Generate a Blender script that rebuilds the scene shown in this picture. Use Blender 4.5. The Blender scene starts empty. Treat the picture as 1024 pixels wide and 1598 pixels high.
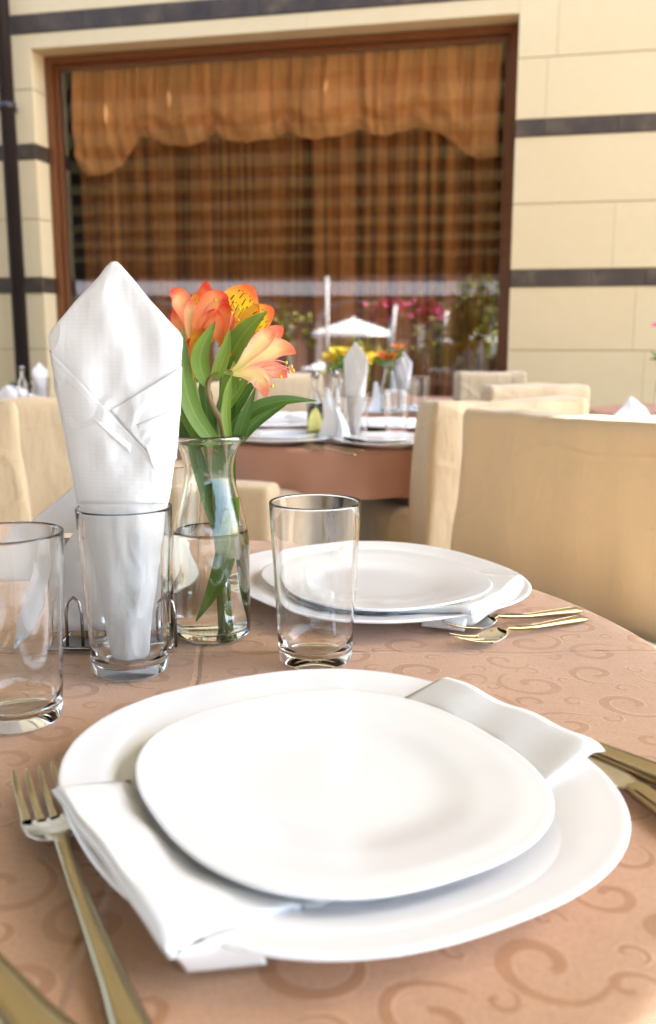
import bpy, bmesh, math, random
from mathutils import Vector, Matrix, noise
R = math.radians; PI = math.pi
rnd = random.Random(7)
sc = bpy.context.scene
COL = sc.collection

# ------------------------------------------------------------------ camera, world, sun, exposure
F = 1450.0; PITCH = R(10.5); CH = 0.99
cam_d = bpy.data.cameras.new('camera'); cam = bpy.data.objects.new('camera', cam_d); COL.objects.link(cam)
cam.location = (0, 0, CH); cam.rotation_euler = (PI/2 - PITCH, 0, 0)
cam_d.sensor_fit = 'VERTICAL'; cam_d.sensor_height = 36; cam_d.lens = 36*F/1598
cam_d.clip_start = .02; cam_d.clip_end = 2000
cam_d.dof.use_dof = True; cam_d.dof.focus_distance = .74; cam_d.dof.aperture_fstop = 7.5
sc.camera = cam
SUN_EL = R(50); SUN_AZ = R(-12.5)          # azimuth measured from +X towards -Y
sd = Vector((math.cos(SUN_EL)*math.cos(SUN_AZ), -math.cos(SUN_EL)*math.sin(SUN_AZ), math.sin(SUN_EL)))
w = bpy.data.worlds.new('World'); sc.world = w; w.use_nodes = True
wn = w.node_tree; bg = wn.nodes['Background']; sky = wn.nodes.new('ShaderNodeTexSky')
sky.sky_type = 'NISHITA'; sky.sun_disc = False; sky.sun_elevation = SUN_EL
sky.dust_density = 2.2; sky.ozone_density = .7; sky.air_density = .9
sky.sun_rotation = math.atan2(sd.x, sd.y)
wn.links.new(sky.outputs[0], bg.inputs[0]); bg.inputs[1].default_value = .15
sl = bpy.data.lights.new('sun', 'SUN'); so = bpy.data.objects.new('sun', sl); COL.objects.link(so)
sl.energy = 4.5; sl.angle = R(.5); sl.color = (1, .97, .92)
so.rotation_euler = sd.to_track_quat('Z', 'Y').to_euler()
sc.view_settings.view_transform = 'Standard'; sc.view_settings.look = 'None'
sc.view_settings.exposure = 3.15
sc.cycles.use_denoising = True
sc.cycles.max_bounces = 16; sc.cycles.transmission_bounces = 14; sc.cycles.transparent_max_bounces = 24
sc.cycles.diffuse_bounces = 5; sc.cycles.glossy_bounces = 5
sc.cycles.sample_clamp_indirect = 8; sc.cycles.blur_glossy = 0.6

# ------------------------------------------------------------------ measuring helpers (camera survey of the photo)
def ray(px, py):
    x = (px-512)/F; y = -(py-799)/F
    return Vector((x, math.cos(PITCH)+y*math.sin(PITCH), -math.sin(PITCH)+y*math.cos(PITCH)))
EYE = Vector((0, 0, CH))
def pz(px, py, z): d = ray(px, py); return EYE + d*((z-CH)/d.z)
def at(px, py, Y): d = ray(px, py); return EYE + d*(Y/d.y)
TH = R(12.5)
WU = Vector((math.cos(TH), -math.sin(TH), 0)); WN = Vector((math.sin(TH), math.cos(TH), 0)); WO = Vector((0, 4.5, 0))
def wall(u, n, z): return WO + WU*u + WN*n + Vector((0, 0, z))
def wallhit(px, py, n=0):
    d = ray(px, py); t = ((WO + WN*n - EYE).dot(WN))/d.dot(WN); p = EYE + d*t
    return (p-WO).dot(WU), p.z
def mirror(p): return p - WN*(2*((p-WO).dot(WN)))
TZ = .75

# ------------------------------------------------------------------ object helpers
def meta(o, label=None, cat=None, group=None, kind=None):
    if label: o['label'] = label
    if cat: o['category'] = cat
    if group: o['group'] = group
    if kind: o['kind'] = kind
    return o
def thing(name, loc, label, cat, group=None, rz=0, kind=None):
    o = bpy.data.objects.new(name, None); COL.objects.link(o); o.empty_display_size = .05
    o.location = loc; o.rotation_euler = (0, 0, rz)
    return meta(o, label, cat, group, kind)
class MB:
    def __init__(s): s.v = []; s.f = []; s.uv = []; s.m = []
    def add(s, v, f, uv=None, m=0):
        o = len(s.v); s.v += [tuple(p) for p in v]; s.f += [tuple(i+o for i in q) for q in f]
        s.uv += list(uv) if uv else [(p[0], p[1]) for p in v]; s.m += [m]*len(f); return s
    def box(s, c, d, rz=0, m=0):
        c = Vector(c); v = []
        for z in (-1, 1):
            for x, y in ((-1, -1), (1, -1), (1, 1), (-1, 1)):
                p = Vector((x*d[0]/2, y*d[1]/2, z*d[2]/2))
                v.append(c + Matrix.Rotation(rz, 3, 'Z') @ p)
        return s.add(v, [(3, 2, 1, 0), (4, 5, 6, 7), (0, 1, 5, 4), (1, 2, 6, 5), (2, 3, 7, 6), (3, 0, 4, 7)], m=m)
    def wbox(s, u0, u1, n0, n1, z0, z1, m=0):
        v = [wall(u, n, z) for z in (z0, z1) for u, n in ((u0, n0), (u1, n0), (u1, n1), (u0, n1))]
        return s.add(v, [(3, 2, 1, 0), (4, 5, 6, 7), (0, 1, 5, 4), (1, 2, 6, 5), (2, 3, 7, 6), (3, 0, 4, 7)], m=m)
    def lathe(s, prof, n=48, c=(0, 0, 0), close=False, m=0, sx=1, sy=1):
        v = []; f = []; k = len(prof)
        for i in range(n):
            a = 2*PI*i/n
            for r, z in prof: v.append((c[0]+r*math.cos(a)*sx, c[1]+r*math.sin(a)*sy, c[2]+z))
        for i in range(n):
            j = (i+1) % n
            for q in range(k if close else k-1):
                q2 = (q+1) % k; f.append((i*k+q, j*k+q, j*k+q2, i*k+q2))
        return s.add(v, f, m=m)
    def tube(s, pts, rad, n=10, m=0, cap=True):
        pts = [Vector(p) for p in pts]; k = len(pts)
        if not hasattr(rad, '__len__'): rad = [rad]*k
        v = []; f = []; ref = None
        for i, p in enumerate(pts):
            t = (pts[min(i+1, k-1)] - pts[max(i-1, 0)]).normalized()
            if ref is None: ref = Vector((0, 0, 1)) if abs(t.z) < .9 else Vector((1, 0, 0))
            a = (ref - t*ref.dot(t)).normalized(); ref = a; b = t.cross(a)
            for j in range(n):
                an = 2*PI*j/n; v.append(p + (a*math.cos(an)+b*math.sin(an))*rad[i])
        for i in range(k-1):
            for j in range(n):
                j2 = (j+1) % n; f.append((i*n+j, i*n+j2, (i+1)*n+j2, (i+1)*n+j))
        if cap: f.append(tuple(range(n))[::-1]); f.append(tuple((k-1)*n+j for j in range(n)))
        return s.add(v, f, m=m)
    def grid(s, fn, nu, nv, m=0, uvfn=None, wrap=False):
        v = []; uv = []; f = []
        for j in range(nv+1):
            for i in range(nu+(0 if wrap else 1)):
                v.append(fn(i/nu, j/nv)); uv.append(uvfn(i/nu, j/nv) if uvfn else (i/nu, j/nv))
        w_ = nu if wrap else nu+1
        for j in range(nv):
            for i in range(nu):
                i2 = (i+1) % w_
                f.append((j*w_+i, j*w_+i2, (j+1)*w_+i2, (j+1)*w_+i))
        return s.add(v, f, uv, m)
    def build(s, name, mat, parent=None, smooth=True, bevel=0, solid=0, subsurf=0, recalc=False):
        me = bpy.data.meshes.new(name); me.from_pydata(s.v, [], s.f)
        uvl = me.uv_layers.new(name='UVMap')
        for l in me.loops: uvl.data[l.index].uv = s.uv[l.vertex_index]
        mats = mat if isinstance(mat, (list, tuple)) else [mat]
        for q in mats: me.materials.append(q)
        for p, mi in zip(me.polygons, s.m): p.material_index = mi; p.use_smooth = smooth
        if recalc:
            b = bmesh.new(); b.from_mesh(me); bmesh.ops.remove_doubles(b, verts=b.verts, dist=1e-6); bmesh.ops.recalc_face_normals(b, faces=b.faces); b.to_mesh(me); b.free()
        me.update()
        o = bpy.data.objects.new(name, me); COL.objects.link(o)
        if parent: o.parent = parent
        if solid: md = o.modifiers.new('s', 'SOLIDIFY'); md.thickness = solid; md.offset = 0
        if bevel: md = o.modifiers.new('b', 'BEVEL'); md.width = bevel; md.segments = 2; md.limit_method = 'ANGLE'
        if subsurf: md = o.modifiers.new('u', 'SUBSURF'); md.levels = md.render_levels = subsurf
        return o
def copy_tree(o, parent=None, first=True):
    c = o.copy(); COL.objects.link(c)
    if parent: c.parent = parent
    for ch in [x for x in COL.objects if x.parent == o]: copy_tree(ch, c, False)
    return c
def spawn(o, loc, rz, label, cat=None, scale=1):
    c = copy_tree(o); c.location = loc; c.rotation_euler = (0, 0, rz); c.scale = (scale,)*3; c['label'] = label
    if cat: c['category'] = cat
    return c

# ------------------------------------------------------------------ materials
class NT:
    def __init__(s, name):
        s.mat = bpy.data.materials.new(name); s.mat.use_nodes = True; s.t = s.mat.node_tree
        s.out = s.t.nodes['Material Output']; s.b = s.t.nodes['Principled BSDF']
    def n(s, ty, **kw):
        nd = s.t.nodes.new('ShaderNode'+ty)
        for k, v in kw.items():
            if k.startswith('_'): setattr(nd, k[1:], v)
            else: nd.inputs[k].default_value = v
        return nd
    def l(s, a, b): s.t.links.new(a, b)
    def m(s, op, a, b=None, c=None):
        nd = s.t.nodes.new('ShaderNodeMath'); nd.operation = op
        for i, x in enumerate((a, b, c)):
            if x is None: continue
            if isinstance(x, (int, float)): nd.inputs[i].default_value = x
            else: s.l(x, nd.inputs[i])
        return nd.outputs[0]
    def mix(s, f, a, b):
        nd = s.t.nodes.new('ShaderNodeMix'); nd.data_type = 'RGBA'
        for i, x in ((0, f), (6, a), (7, b)):
            if isinstance(x, (int, float)): nd.inputs[i].default_value = x
            elif isinstance(x, tuple): nd.inputs[i].default_value = (*x, 1) if len(x) == 3 else x
            else: s.l(x, nd.inputs[i])
        return nd.outputs[2]
    def coord(s, w='Object'): return s.n('TexCoord').outputs[w]
    def noise(s, scale, detail=4, vec=None, rough=.5, out=0):
        nd = s.n('TexNoise', Scale=scale, Detail=detail, Roughness=rough)
        if vec is not None: s.l(vec, nd.inputs['Vector'])
        return nd.outputs[out]
    def mapping(s, vec, scale=(1, 1, 1), rot=(0, 0, 0), loc=(0, 0, 0)):
        nd = s.n('Mapping', Scale=scale, Rotation=rot, Location=loc); s.l(vec, nd.inputs[0]); return nd.outputs[0]
    def ramp(s, f, stops):
        nd = s.n('ValToRGB'); s.l(f, nd.inputs[0]); e = nd.color_ramp.elements
        while len(e) < len(stops): e.new(.5)
        for q, (p, c) in zip(e, stops): q.position = p; q.color = (*c, 1) if hasattr(c, '__len__') else (c, c, c, 1)
        return nd.outputs[0]
    def bump(s, h, strength=.3, dist=.001, nrm=None):
        nd = s.n('Bump', Strength=strength, Distance=dist); s.l(h, nd.inputs['Height'])
        if nrm is not None: s.l(nrm, nd.inputs['Normal'])
        s.l(nd.outputs[0], s.b.inputs['Normal']); return nd.outputs[0]
    def base(s, c):
        if isinstance(c, tuple): s.b.inputs['Base Color'].default_value = (*c, 1)
        else: s.l(c, s.b.inputs['Base Color'])
    def set(s, **kw):
        for k, v in kw.items(): s.b.inputs[k.replace('_', ' ')].default_value = v
        return s
    def translucent(s, fac, col):
        tr = s.n('BsdfTranslucent'); mx = s.n('MixShader', Fac=fac)
        if isinstance(col, tuple): tr.inputs[0].default_value = (*col, 1)
        else: s.l(col, tr.inputs[0])
        s.l(s.b.outputs[0], mx.inputs[1]); s.l(tr.outputs[0], mx.inputs[2]); s.l(mx.outputs[0], s.out.inputs[0]); return mx

def simple(name, c, rough=.5, var=.12, scale=30, bump=0, **kw):
    t = NT(name); c2 = tuple(x*(1-var) for x in c)
    t.base(t.mix(t.noise(scale, 5, t.coord()), c, c2)); t.set(Roughness=rough, **kw)
    if bump: t.bump(t.noise(scale*6, 3, t.coord()), .4, bump)
    return t.mat

def glass(name, ior=1.46, col=(1, 1, 1)):
    t = NT(name); t.base(col); t.set(Roughness=0.0, IOR=ior, Transmission_Weight=1.0); return t.mat
M = {}
M['glass'] = glass('clear_glass', 1.47, (.985, .995, .99))
M['vase_glass'] = glass('vase_glass', 1.47, (.98, .995, .975))
M['water'] = glass('water', 1.33, (.985, 1, .985))
M['oil'] = glass('oil', 1.45, (.85, .8, .25))

# porcelain
t = NT('porcelain'); t.base((.86, .865, .87)); t.set(Roughness=.14, IOR=1.5); t.b.inputs['Coat Weight'].default_value = .3
t.bump(t.noise(14, 2, t.coord()), .05, .002); M['porcelain'] = t.mat

# cloth napkin
t = NT('napkin_cotton'); c = t.coord(); t.base((.90, .90, .89)); t.set(Roughness=.85)
wv1 = t.n('TexWave', Scale=900.0, Distortion=.3); wv1.bands_direction = 'X'; t.l(c, wv1.inputs[0])
wv2 = t.n('TexWave', Scale=900.0, Distortion=.3); wv2.bands_direction = 'Y'; t.l(c, wv2.inputs[0])
h = t.m('ADD', t.m('MULTIPLY', t.m('ADD', wv1.outputs[1], wv2.outputs[1]), .12), t.noise(35, 4, c))
t.bump(h, .35, .0012); t.translucent(.12, (.85, .84, .8)); M['cotton'] = t.mat
# paper napkin with fine embossed ribs
t = NT('paper_napkin'); c = t.coord(); t.base((.80, .79, .77)); t.set(Roughness=.9)
wv = t.n('TexWave', Scale=110.0, Distortion=2.2); wv.inputs['Detail'].default_value = 2; wv.inputs['Detail Scale'].default_value = 6
wv.bands_direction = 'Z'; t.l(c, wv.inputs[0])
wx = t.n('TexWave', Scale=60.0, Distortion=3.); wx.bands_direction = 'X'; t.l(c, wx.inputs[0])
h = t.m('ADD', t.m('ADD', t.m('MULTIPLY', t.m('MULTIPLY', wv.outputs[1], t.noise(40, 3, c)), .06), t.m('MULTIPLY', wx.outputs[1], .05)), t.m('MULTIPLY', t.noise(28, 4, c), 1.4))
rg = t.m('MAXIMUM', t.m('SUBTRACT', 1, t.m('DIVIDE', t.m('ABSOLUTE', t.m('SUBTRACT', t.noise(13, 2, t.mapping(c, (1, 1, .7), (0, R(40), 0))), .5)), .03)), 0)
h = t.m('ADD', h, t.m('MULTIPLY', rg, .9))
t.bump(h, .6, .0016); t.translucent(.2, (.78, .78, .78)); M['paper'] = t.mat

# damask table linen: scrolls written as spiral distance fields in a repeating tile
def damask(name, tile=.20, full=True):
    t = NT(name); uv = t.coord('UV')
    nz = t.n('TexNoise', Scale=9.0, Detail=1.0); t.l(uv, nz.inputs['Vector'])
    sub = t.n('VectorMath'); sub.operation = 'SUBTRACT'; t.l(nz.outputs[1], sub.inputs[0]); sub.inputs[1].default_value = (.5, .5, .5)
    sca = t.n('VectorMath'); sca.operation = 'SCALE'; t.l(sub.outputs[0], sca.inputs[0]); sca.inputs['Scale'].default_value = .018
    add = t.n('VectorMath'); add.operation = 'ADD'; t.l(uv, add.inputs[0]); t.l(sca.outputs[0], add.inputs[1])
    rot = t.mapping(add.outputs[0], scale=(1.38, 1.38, 1), rot=(0, 0, R(24)))
    sp = t.n('SeparateXYZ'); t.l(rot, sp.inputs[0]); X, Y = sp.outputs[0], sp.outputs[1]
    # cx, cy, pitch a, rotation, hand, t0, t1, width
    S = [(.045, .050, .0045, 20, 1, 1.2, 8.2, .0042), (.120, .040, .0040, 200, -1, 1.2, 8.6, .0040),
         (.165, .110, .0046, 100, 1, 1.2, 8.0, .0044), (.075, .125, .0042, 300, -1, 1.2, 8.8, .0040),
         (.030, .175, .0034, 60, 1, 1.0, 7.6, .0034), (.125, .180, .0040, 150, 1, 1.2, 8.0, .0042),
         (.190, .190, .0030, 250, -1, 1.0, 7.4, .0030), (.190, .035, .0030, 340, 1, 1.0, 7.2, .0030),
         (.085, .082, .0024, 120, 1, 1.0, 6.6, .0026), (.012, .112, .0026, 10, -1, 1., 7., .0028),
         (.160, .150, .0020, 30, -1, 1., 6.6, .0022), (.075, .010, .0022, 220, 1, 1., 6.8, .0024),
         (.118, .098, .0019, 70, -1, 1., 6.6, .0022), (.062, .160, .0021, 170, 1, 1., 6.8, .0022), (.150, .070, .0020, 290, 1, 1., 6.6, .0022),
         (.100, .152, .0018, 20, 1, 1., 6.4, .0020), (.040, .100, .0018, 240, 1, 1., 6.4, .0022), (.165, .205, .0018, 130, -1, 1., 6.4, .0020), (.008, .140, .0018, 310, -1, 1., 6.4, .0020)]
    fill = None; line = None
    for cx, cy, a, ro, hand, t0, t1, wd in (S if full else S[:4]):
        sx = t.m('SUBTRACT', X, cx); sy = t.m('SUBTRACT', Y, cy)
        # wrap to the tile
        sx = t.m('SUBTRACT', sx, t.m('MULTIPLY', t.m('ROUND', t.m('DIVIDE', sx, tile)), tile))
        sy = t.m('SUBTRACT', sy, t.m('MULTIPLY', t.m('ROUND', t.m('DIVIDE', sy, tile)), tile))
        r = t.m('SQRT', t.m('ADD', t.m('MULTIPLY', sx, sx), t.m('MULTIPLY', t.m('MULTIPLY', sy, sy), 1.35)))
        ph = t.m('ADD', t.m('MULTIPLY', t.m('ARCTAN2', sy, sx), hand), R(ro))
        # r = a*(T-t0*.6) ; T = ph + 2 pi k
        g = t.m('DIVIDE', t.m('SUBTRACT', t.m('DIVIDE', r, a), ph), 2*PI)
        k = t.m('ROUND', g)
        T = t.m('ADD', ph, t.m('MULTIPLY', k, 2*PI))
        d = t.m('ABSOLUTE', t.m('MULTIPLY', t.m('SUBTRACT', g, k), 2*PI*a))
        # width tapers: blob at the inner end, swelling in the middle, thin tail
        q = t.m('DIVIDE', t.m('SUBTRACT', T, t0), t1-t0)
        inside = t.m('MULTIPLY', t.m('GREATER_THAN', q, 0), t.m('LESS_THAN', q, 1))
        wq = t.m('MULTIPLY', t.m('ADD', t.m('ADD', .28, t.m('MULTIPLY', t.m('SINE', t.m('MULTIPLY', q, PI)), .55)), t.m('MULTIPLY', t.m('MAXIMUM', t.m('SUBTRACT', .35, q), 0), 1.2)), wd*1.45)
        e = t.m('SUBTRACT', wq, d)
        fi = t.m('MULTIPLY', t.n('ClampDummy').outputs[0], 1) if False else t.m('MULTIPLY', t.m('MINIMUM', t.m('MAXIMUM', t.m('MULTIPLY', e, 1900), 0), 1), inside)
        e2 = t.m('ABSOLUTE', t.m('ADD', e, .0004))
        li = t.m('MULTIPLY', t.m('MAXIMUM', t.m('SUBTRACT', 1, t.m('MULTIPLY', e2, 1500)), 0), inside)
        fill = fi if fill is None else t.m('MAXIMUM', fill, fi)
        line = li if line is None else t.m('MAXIMUM', line, li)
    n1 = t.noise(7, 3, uv)
    base = t.mix(n1, (.565, .33, .185), (.51, .285, .152))
    fillc = t.mix(t.m('MULTIPLY', fill, .85), base, (.40, .185, .065))
    patch = t.m('GREATER_THAN', t.noise(16, 1, uv), .5)  # satin sheen painted into the colour as pale, patchy scroll outlines
    col = t.mix(t.m('MULTIPLY', t.m('MULTIPLY', line, patch), .75), fillc, (.74, .50, .35)); col = t.mix(t.m('MULTIPLY', t.ramp(t.noise(380, 3, uv, .7), [(.42, 0), (.62, 1)]), .32), col, (.36, .18, .09))
    t.base(col); t.set(Roughness=.55); t.b.inputs['Sheen Weight'].default_value = .25
    t.l(t.m('SUBTRACT', .62, t.m('MULTIPLY', fill, .2)), t.b.inputs['Roughness'])
    wv1 = t.n('TexWave', Scale=420.0, Distortion=.4); wv1.bands_direction = 'DIAGONAL'; t.l(uv, wv1.inputs[0])
    wh = t.noise(900, 2, uv); su = t.n('SeparateXYZ'); t.l(add.outputs[0], su.inputs[0])
    crease = t.m('ADD', t.m('MAXIMUM', t.m('SUBTRACT', 1.6, t.m('MULTIPLY', t.m('ABSOLUTE', t.m('SUBTRACT', su.outputs[0], .415)), 500)), 0), t.m('MAXIMUM', t.m('SUBTRACT', 1.6, t.m('MULTIPLY', t.m('ABSOLUTE', t.m('SUBTRACT', su.outputs[1], .345)), 500)), 0))
    hh = t.m('ADD', t.m('ADD', t.m('MULTIPLY', wv1.outputs[1], .12), t.m('MULTIPLY', fill, -.15)), t.m('ADD', t.m('MULTIPLY', wh, .25), t.m('ADD', t.m('MULTIPLY', t.noise(14, 3, uv), 3.0), crease)))
    t.bump(hh, .8, .0011)
    return t.mat
M['damask'] = damask('damask_linen')
M['damask_far'] = simple('brown_linen', (.46, .235, .15), .7, .15, 12, .001)

# chair cover cotton
t = NT('chair_cover'); c = t.coord(); n1 = t.noise(4, 5, c)
t.base(t.mix(n1, (.54, .42, .265), (.46, .35, .205))); t.set(Roughness=.85); t.b.inputs['Sheen Weight'].default_value = .2
h = t.m('ADD', t.m('MULTIPLY', t.noise(7, 4, t.mapping(c, (1.6, 1.6, .6))), 1), t.m('ADD', t.m('MULTIPLY', t.noise(380, 2, c), .04), t.m('MULTIPLY', t.m('ABSOLUTE', t.m('SUBTRACT', t.noise(4, 1, t.mapping(c, (1, 1, .5))), .5)), 1.6)))
def ridge(vec, sc_, wd, det=2.0):
    return t.m('MAXIMUM', t.m('SUBTRACT', 1, t.m('DIVIDE', t.m('ABSOLUTE', t.m('SUBTRACT', t.noise(sc_, det, vec), .5)), wd)), 0)
cr = t.m('ADD', ridge(t.mapping(c, (1, 1, 1.9), (0, R(35), R(20))), 3.0, .035), t.m('MULTIPLY', ridge(t.mapping(c, (1.3, 1.3, .8), (R(20), 0, 0)), 7.0, .05), .45))
cr = t.m('MULTIPLY', cr, t.ramp(t.noise(2.2, 2, c), [(.42, 0), (.62, 1)]))
h = t.m('ADD', h, t.m('MULTIPLY', cr, .32))
t.bump(h, .6, .02); M['cover'] = t.mat

# limestone
t = NT('limestone'); c = t.coord(); n1 = t.noise(1.6, 6, c, .6); n2 = t.noise(30, 5, c, .65)
a = t.mix(n1, (.72, .55, .29), (.62, .45, .21)); a = t.mix(t.m('MULTIPLY', n2, .5), a, (.76, .61, .37))
gi = t.n('NewGeometry'); a = t.mix(t.m('MULTIPLY', gi.outputs['Random Per Island'], .35), a, (.66, .47, .24)); a = t.mix(t.ramp(t.noise(.9, 5, t.mapping(c, (1, 1, .35), loc=(3, 1, 2)), .6), [(.55, 0), (.75, .5)]), a, (.70, .42, .13)); t.base(a); t.set(Roughness=.85); t.bump(t.m('ADD', n2, t.m('MULTIPLY', t.noise(200, 3, c), .4)), .5, .002); M['stone'] = t.mat
t = NT('dark_stone'); c = t.coord(); n1 = t.noise(9, 6, c, .65)
t.base(t.ramp(n1, [(.3, (.030, .017, .008)), (.55, (.066, .040, .020)), (.75, (.14, .095, .045))])); t.set(Roughness=.6); t.bump(n1, .6, .004); M['band'] = t.mat
# varnished wood
def wood(name, c1, c2, rough=.3, sc_=(1, 1, 14)):
    t = NT(name); c = t.mapping(t.coord(), sc_); n1 = t.noise(6, 6, c, .6)
    t.base(t.mix(n1, c1, c2)); t.set(Roughness=rough); t.bump(n1, .2, .001); return t.mat
M['frame'] = wood('varnished_wood', (.20, .065, .016), (.11, .034, .009), .28, (9, 9, 1))
M['wood_dark'] = wood('dark_wood', (.05, .022, .012), (.03, .012, .008), .4)
M['pipe'] = simple('brown_paint', (.030, .018, .014), .4, .3, 8)
# window pane: real mirror reflection over a clear view
t = NT('window_glass'); gl = t.n('BsdfGlossy', Roughness=0.0); tr = t.n('BsdfTransparent'); mx = t.n('MixShader')
lw = t.n('LayerWeight', Blend=.35); t.l(t.m('ADD', .12, t.m('MULTIPLY', lw.outputs[0], .6)), mx.inputs[0])
t.l(tr.outputs[0], mx.inputs[1]); t.l(gl.outputs[0], mx.inputs[2]); t.l(mx.outputs[0], t.out.inputs[0]); M['pane'] = t.mat
# sheer curtain and valance
def sheer(name, c, alpha, tl, vd=.38):
    t = NT(name); t.set(Specular_IOR_Level=0.0); co = t.coord('UV'); n1 = t.ramp(t.noise(3, 5, t.mapping(co, (11, .12, 1)), .62), [(.40, 0), (.60, 1)])
    col = t.mix(n1, c, tuple(x*vd for x in c)); t.base(col); t.set(Roughness=.7)  # light and dark of the folds painted in as vertical stripes
    mx = t.translucent(tl, col); tr = t.n('BsdfTransparent'); m2 = t.n('MixShader')
    t.l(t.ramp(n1, [(.1, alpha), (.9, alpha*(.62 if vd < .5 else .97))]), m2.inputs[0]); t.l(tr.outputs[0], m2.inputs[1]); t.l(mx.outputs[0], m2.inputs[2]); t.l(m2.outputs[0], t.out.inputs[0])
    return t.mat
M['sheer'] = sheer('sheer_curtain', (.88, .38, .10), .8, .45)
M['valance'] = sheer('valance_fabric', (1.0, .46, .14), .98, .22, .72)
# metals
t = NT('steel_cutlery'); t.base(t.mix(t.noise(20, 3, t.coord()), (.62, .58, .50), (.46, .41, .33))); t.set(Metallic=1, Roughness=.17); M['cutlery'] = t.mat
t = NT('gilt_handle'); t.base(t.mix(t.noise(20, 3, t.coord()), (.42, .34, .20), (.28, .215, .11))); t.set(Metallic=1, Roughness=.27)
t.bump(t.noise(60, 3, t.coord()), .1, .0005); M['gilt'] = t.mat
M['chrome'] = simple('chrome', (.30, .28, .27), .2, .1, 10, Metallic=1)
# plants
def leafmat(name, c1, c2, tl=.3):
    t = NT(name); uv = t.coord('UV'); sp = t.n('SeparateXYZ'); t.l(uv, sp.inputs[0])
    v1 = t.n('TexWave', Scale=14.0, Distortion=.6); v1.bands_direction = 'X'; t.l(uv, v1.inputs[0])
    n1 = t.noise(35, 4, t.coord())
    a = t.mix(n1, c1, c2); a = t.mix(t.m('MULTIPLY', v1.outputs[1], .35), a, tuple(min(1, x*1.7) for x in c1))
    mid = t.m('MAXIMUM', t.m('SUBTRACT', 1, t.m('MULTIPLY', t.m('ABSOLUTE', t.m('SUBTRACT', sp.outputs[0], .5)), 16)), 0)
    a = t.mix(t.m('MULTIPLY', mid, .5), a, tuple(min(1, x*1.9) for x in c1))
    t.base(a); t.set(Roughness=.35); t.bump(t.m('ADD', v1.outputs[1], n1), .25, .0006); t.translucent(tl, a); return t.mat
M['leaf'] = leafmat('leaf_green', (.16, .27, .03), (.10, .19, .02))
M['leaf_dark'] = leafmat('leaf_dark_green', (.07, .15, .02), (.035, .09, .012))
M['leaf_lime'] = leafmat('leaf_lime_green', (.24, .36, .05), (.15, .27, .04))
M['stem'] = simple('stem_green', (.20, .28, .06), .45, .3, 60)
M['stem_brown'] = simple('stem_brown', (.24, .16, .05), .5, .4, 90)
def petalmat(name, throat, mid, edge, tip, dashes):
    t = NT(name); uv = t.coord('UV'); sp = t.n('SeparateXYZ'); t.l(uv, sp.inputs[0]); u, v = sp.outputs[0], sp.outputs[1]
    au = t.m('MULTIPLY', t.m('ABSOLUTE', t.m('SUBTRACT', u, .5)), 2)
    nn = t.noise(5, 3, uv)
    e = t.m('ADD', au, t.m('MULTIPLY', t.m('SUBTRACT', nn, .5), .6))
    a = t.mix(t.ramp(e, [(.42, 0), (.88, 1)]), mid, edge)
    a = t.mix(t.ramp(v, [(.05, 1), (.35, 0)]), a, throat)
    a = t.mix(t.ramp(t.m('ADD', v, t.m('MULTIPLY', nn, .15)), [(.80, 0), (1.0, 1)]), a, tip)
    vn = t.n('TexWave', Scale=9.0, Distortion=.8); vn.bands_direction = 'X'; t.l(uv, vn.inputs[0])
    a = t.mix(t.m('MULTIPLY', vn.outputs[1], .22), a, edge)
    if dashes:
        s1 = t.m('ABSOLUTE', t.m('SUBTRACT', t.m('FRACT', t.m('ADD', t.m('MULTIPLY', u, 8), t.m('MULTIPLY', t.m('FLOOR', t.m('MULTIPLY', v, 6)), .5))), .5))
        s2 = t.m('ABSOLUTE', t.m('SUBTRACT', t.m('FRACT', t.m('ADD', t.m('MULTIPLY', v, 6), t.m('MULTIPLY', t.m('FLOOR', t.m('MULTIPLY', u, 8)), .37))), .5))
        dd = t.m('MULTIPLY', t.m('LESS_THAN', s1, .10), t.m('LESS_THAN', s2, .30))
        dd = t.m('MULTIPLY', dd, t.m('MULTIPLY', t.m('LESS_THAN', au, .72), t.m('MULTIPLY', t.m('GREATER_THAN', v, .3), t.m('LESS_THAN', v, .86))))
        a = t.mix(t.m('MULTIPLY', dd, .92), a, (.10, .015, .01))
    t.base(a); t.set(Roughness=.45); t.bump(vn.outputs[1], .2, .0005); t.translucent(.35, a); return t.mat
M['petal_orange'] = petalmat('petal_orange', (.92, .62, .04), (.95, .46, .18), (.93, .26, .12), (.75, .06, .03), False)
M['petal_yellow'] = petalmat('petal_yellow', (.90, .60, .02), (.95, .76, .03), (.93, .62, .10), (.78, .12, .05), True)
M['petal_throat'] = petalmat('petal_throat_yellow', (.82, .42, .02), (.88, .56, .02), (.80, .30, .03), (.7, .2, .03), False)
M['petal_peach'] = petalmat('petal_peach', (.88, .68, .22), (.92, .52, .34), (.90, .38, .26), (.78, .16, .10), False)
M['petal_cream'] = petalmat('petal_cream_yellow', (.72, .74, .18), (.95, .80, .36), (.93, .54, .36), (.86, .24, .12), False)
M['anther'] = simple('anther_yellow', (.75, .50, .03), .7, .3, 200)
M['petal_red'] = simple('petal_dark_red', (.45, .05, .02), .5, .4, 80)
M['flower_yellow'] = simple('flower_yellow', (.85, .62, .02), .5, .3, 40)
M['flower_orange'] = simple('flower_orange', (.85, .25, .03), .5, .4, 40)
M['flower_pink'] = simple('flower_pink', (.75, .10, .25), .5, .4, 20)
M['foliage'] = simple('foliage', (.15, .19, .03), .6, .5, 6)
M['foliage_light'] = simple('foliage_light', (.36, .40, .06), .6, .5, 6)
M['trunk'] = simple('bark', (.10, .07, .045), .9, .4, 12)
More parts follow.
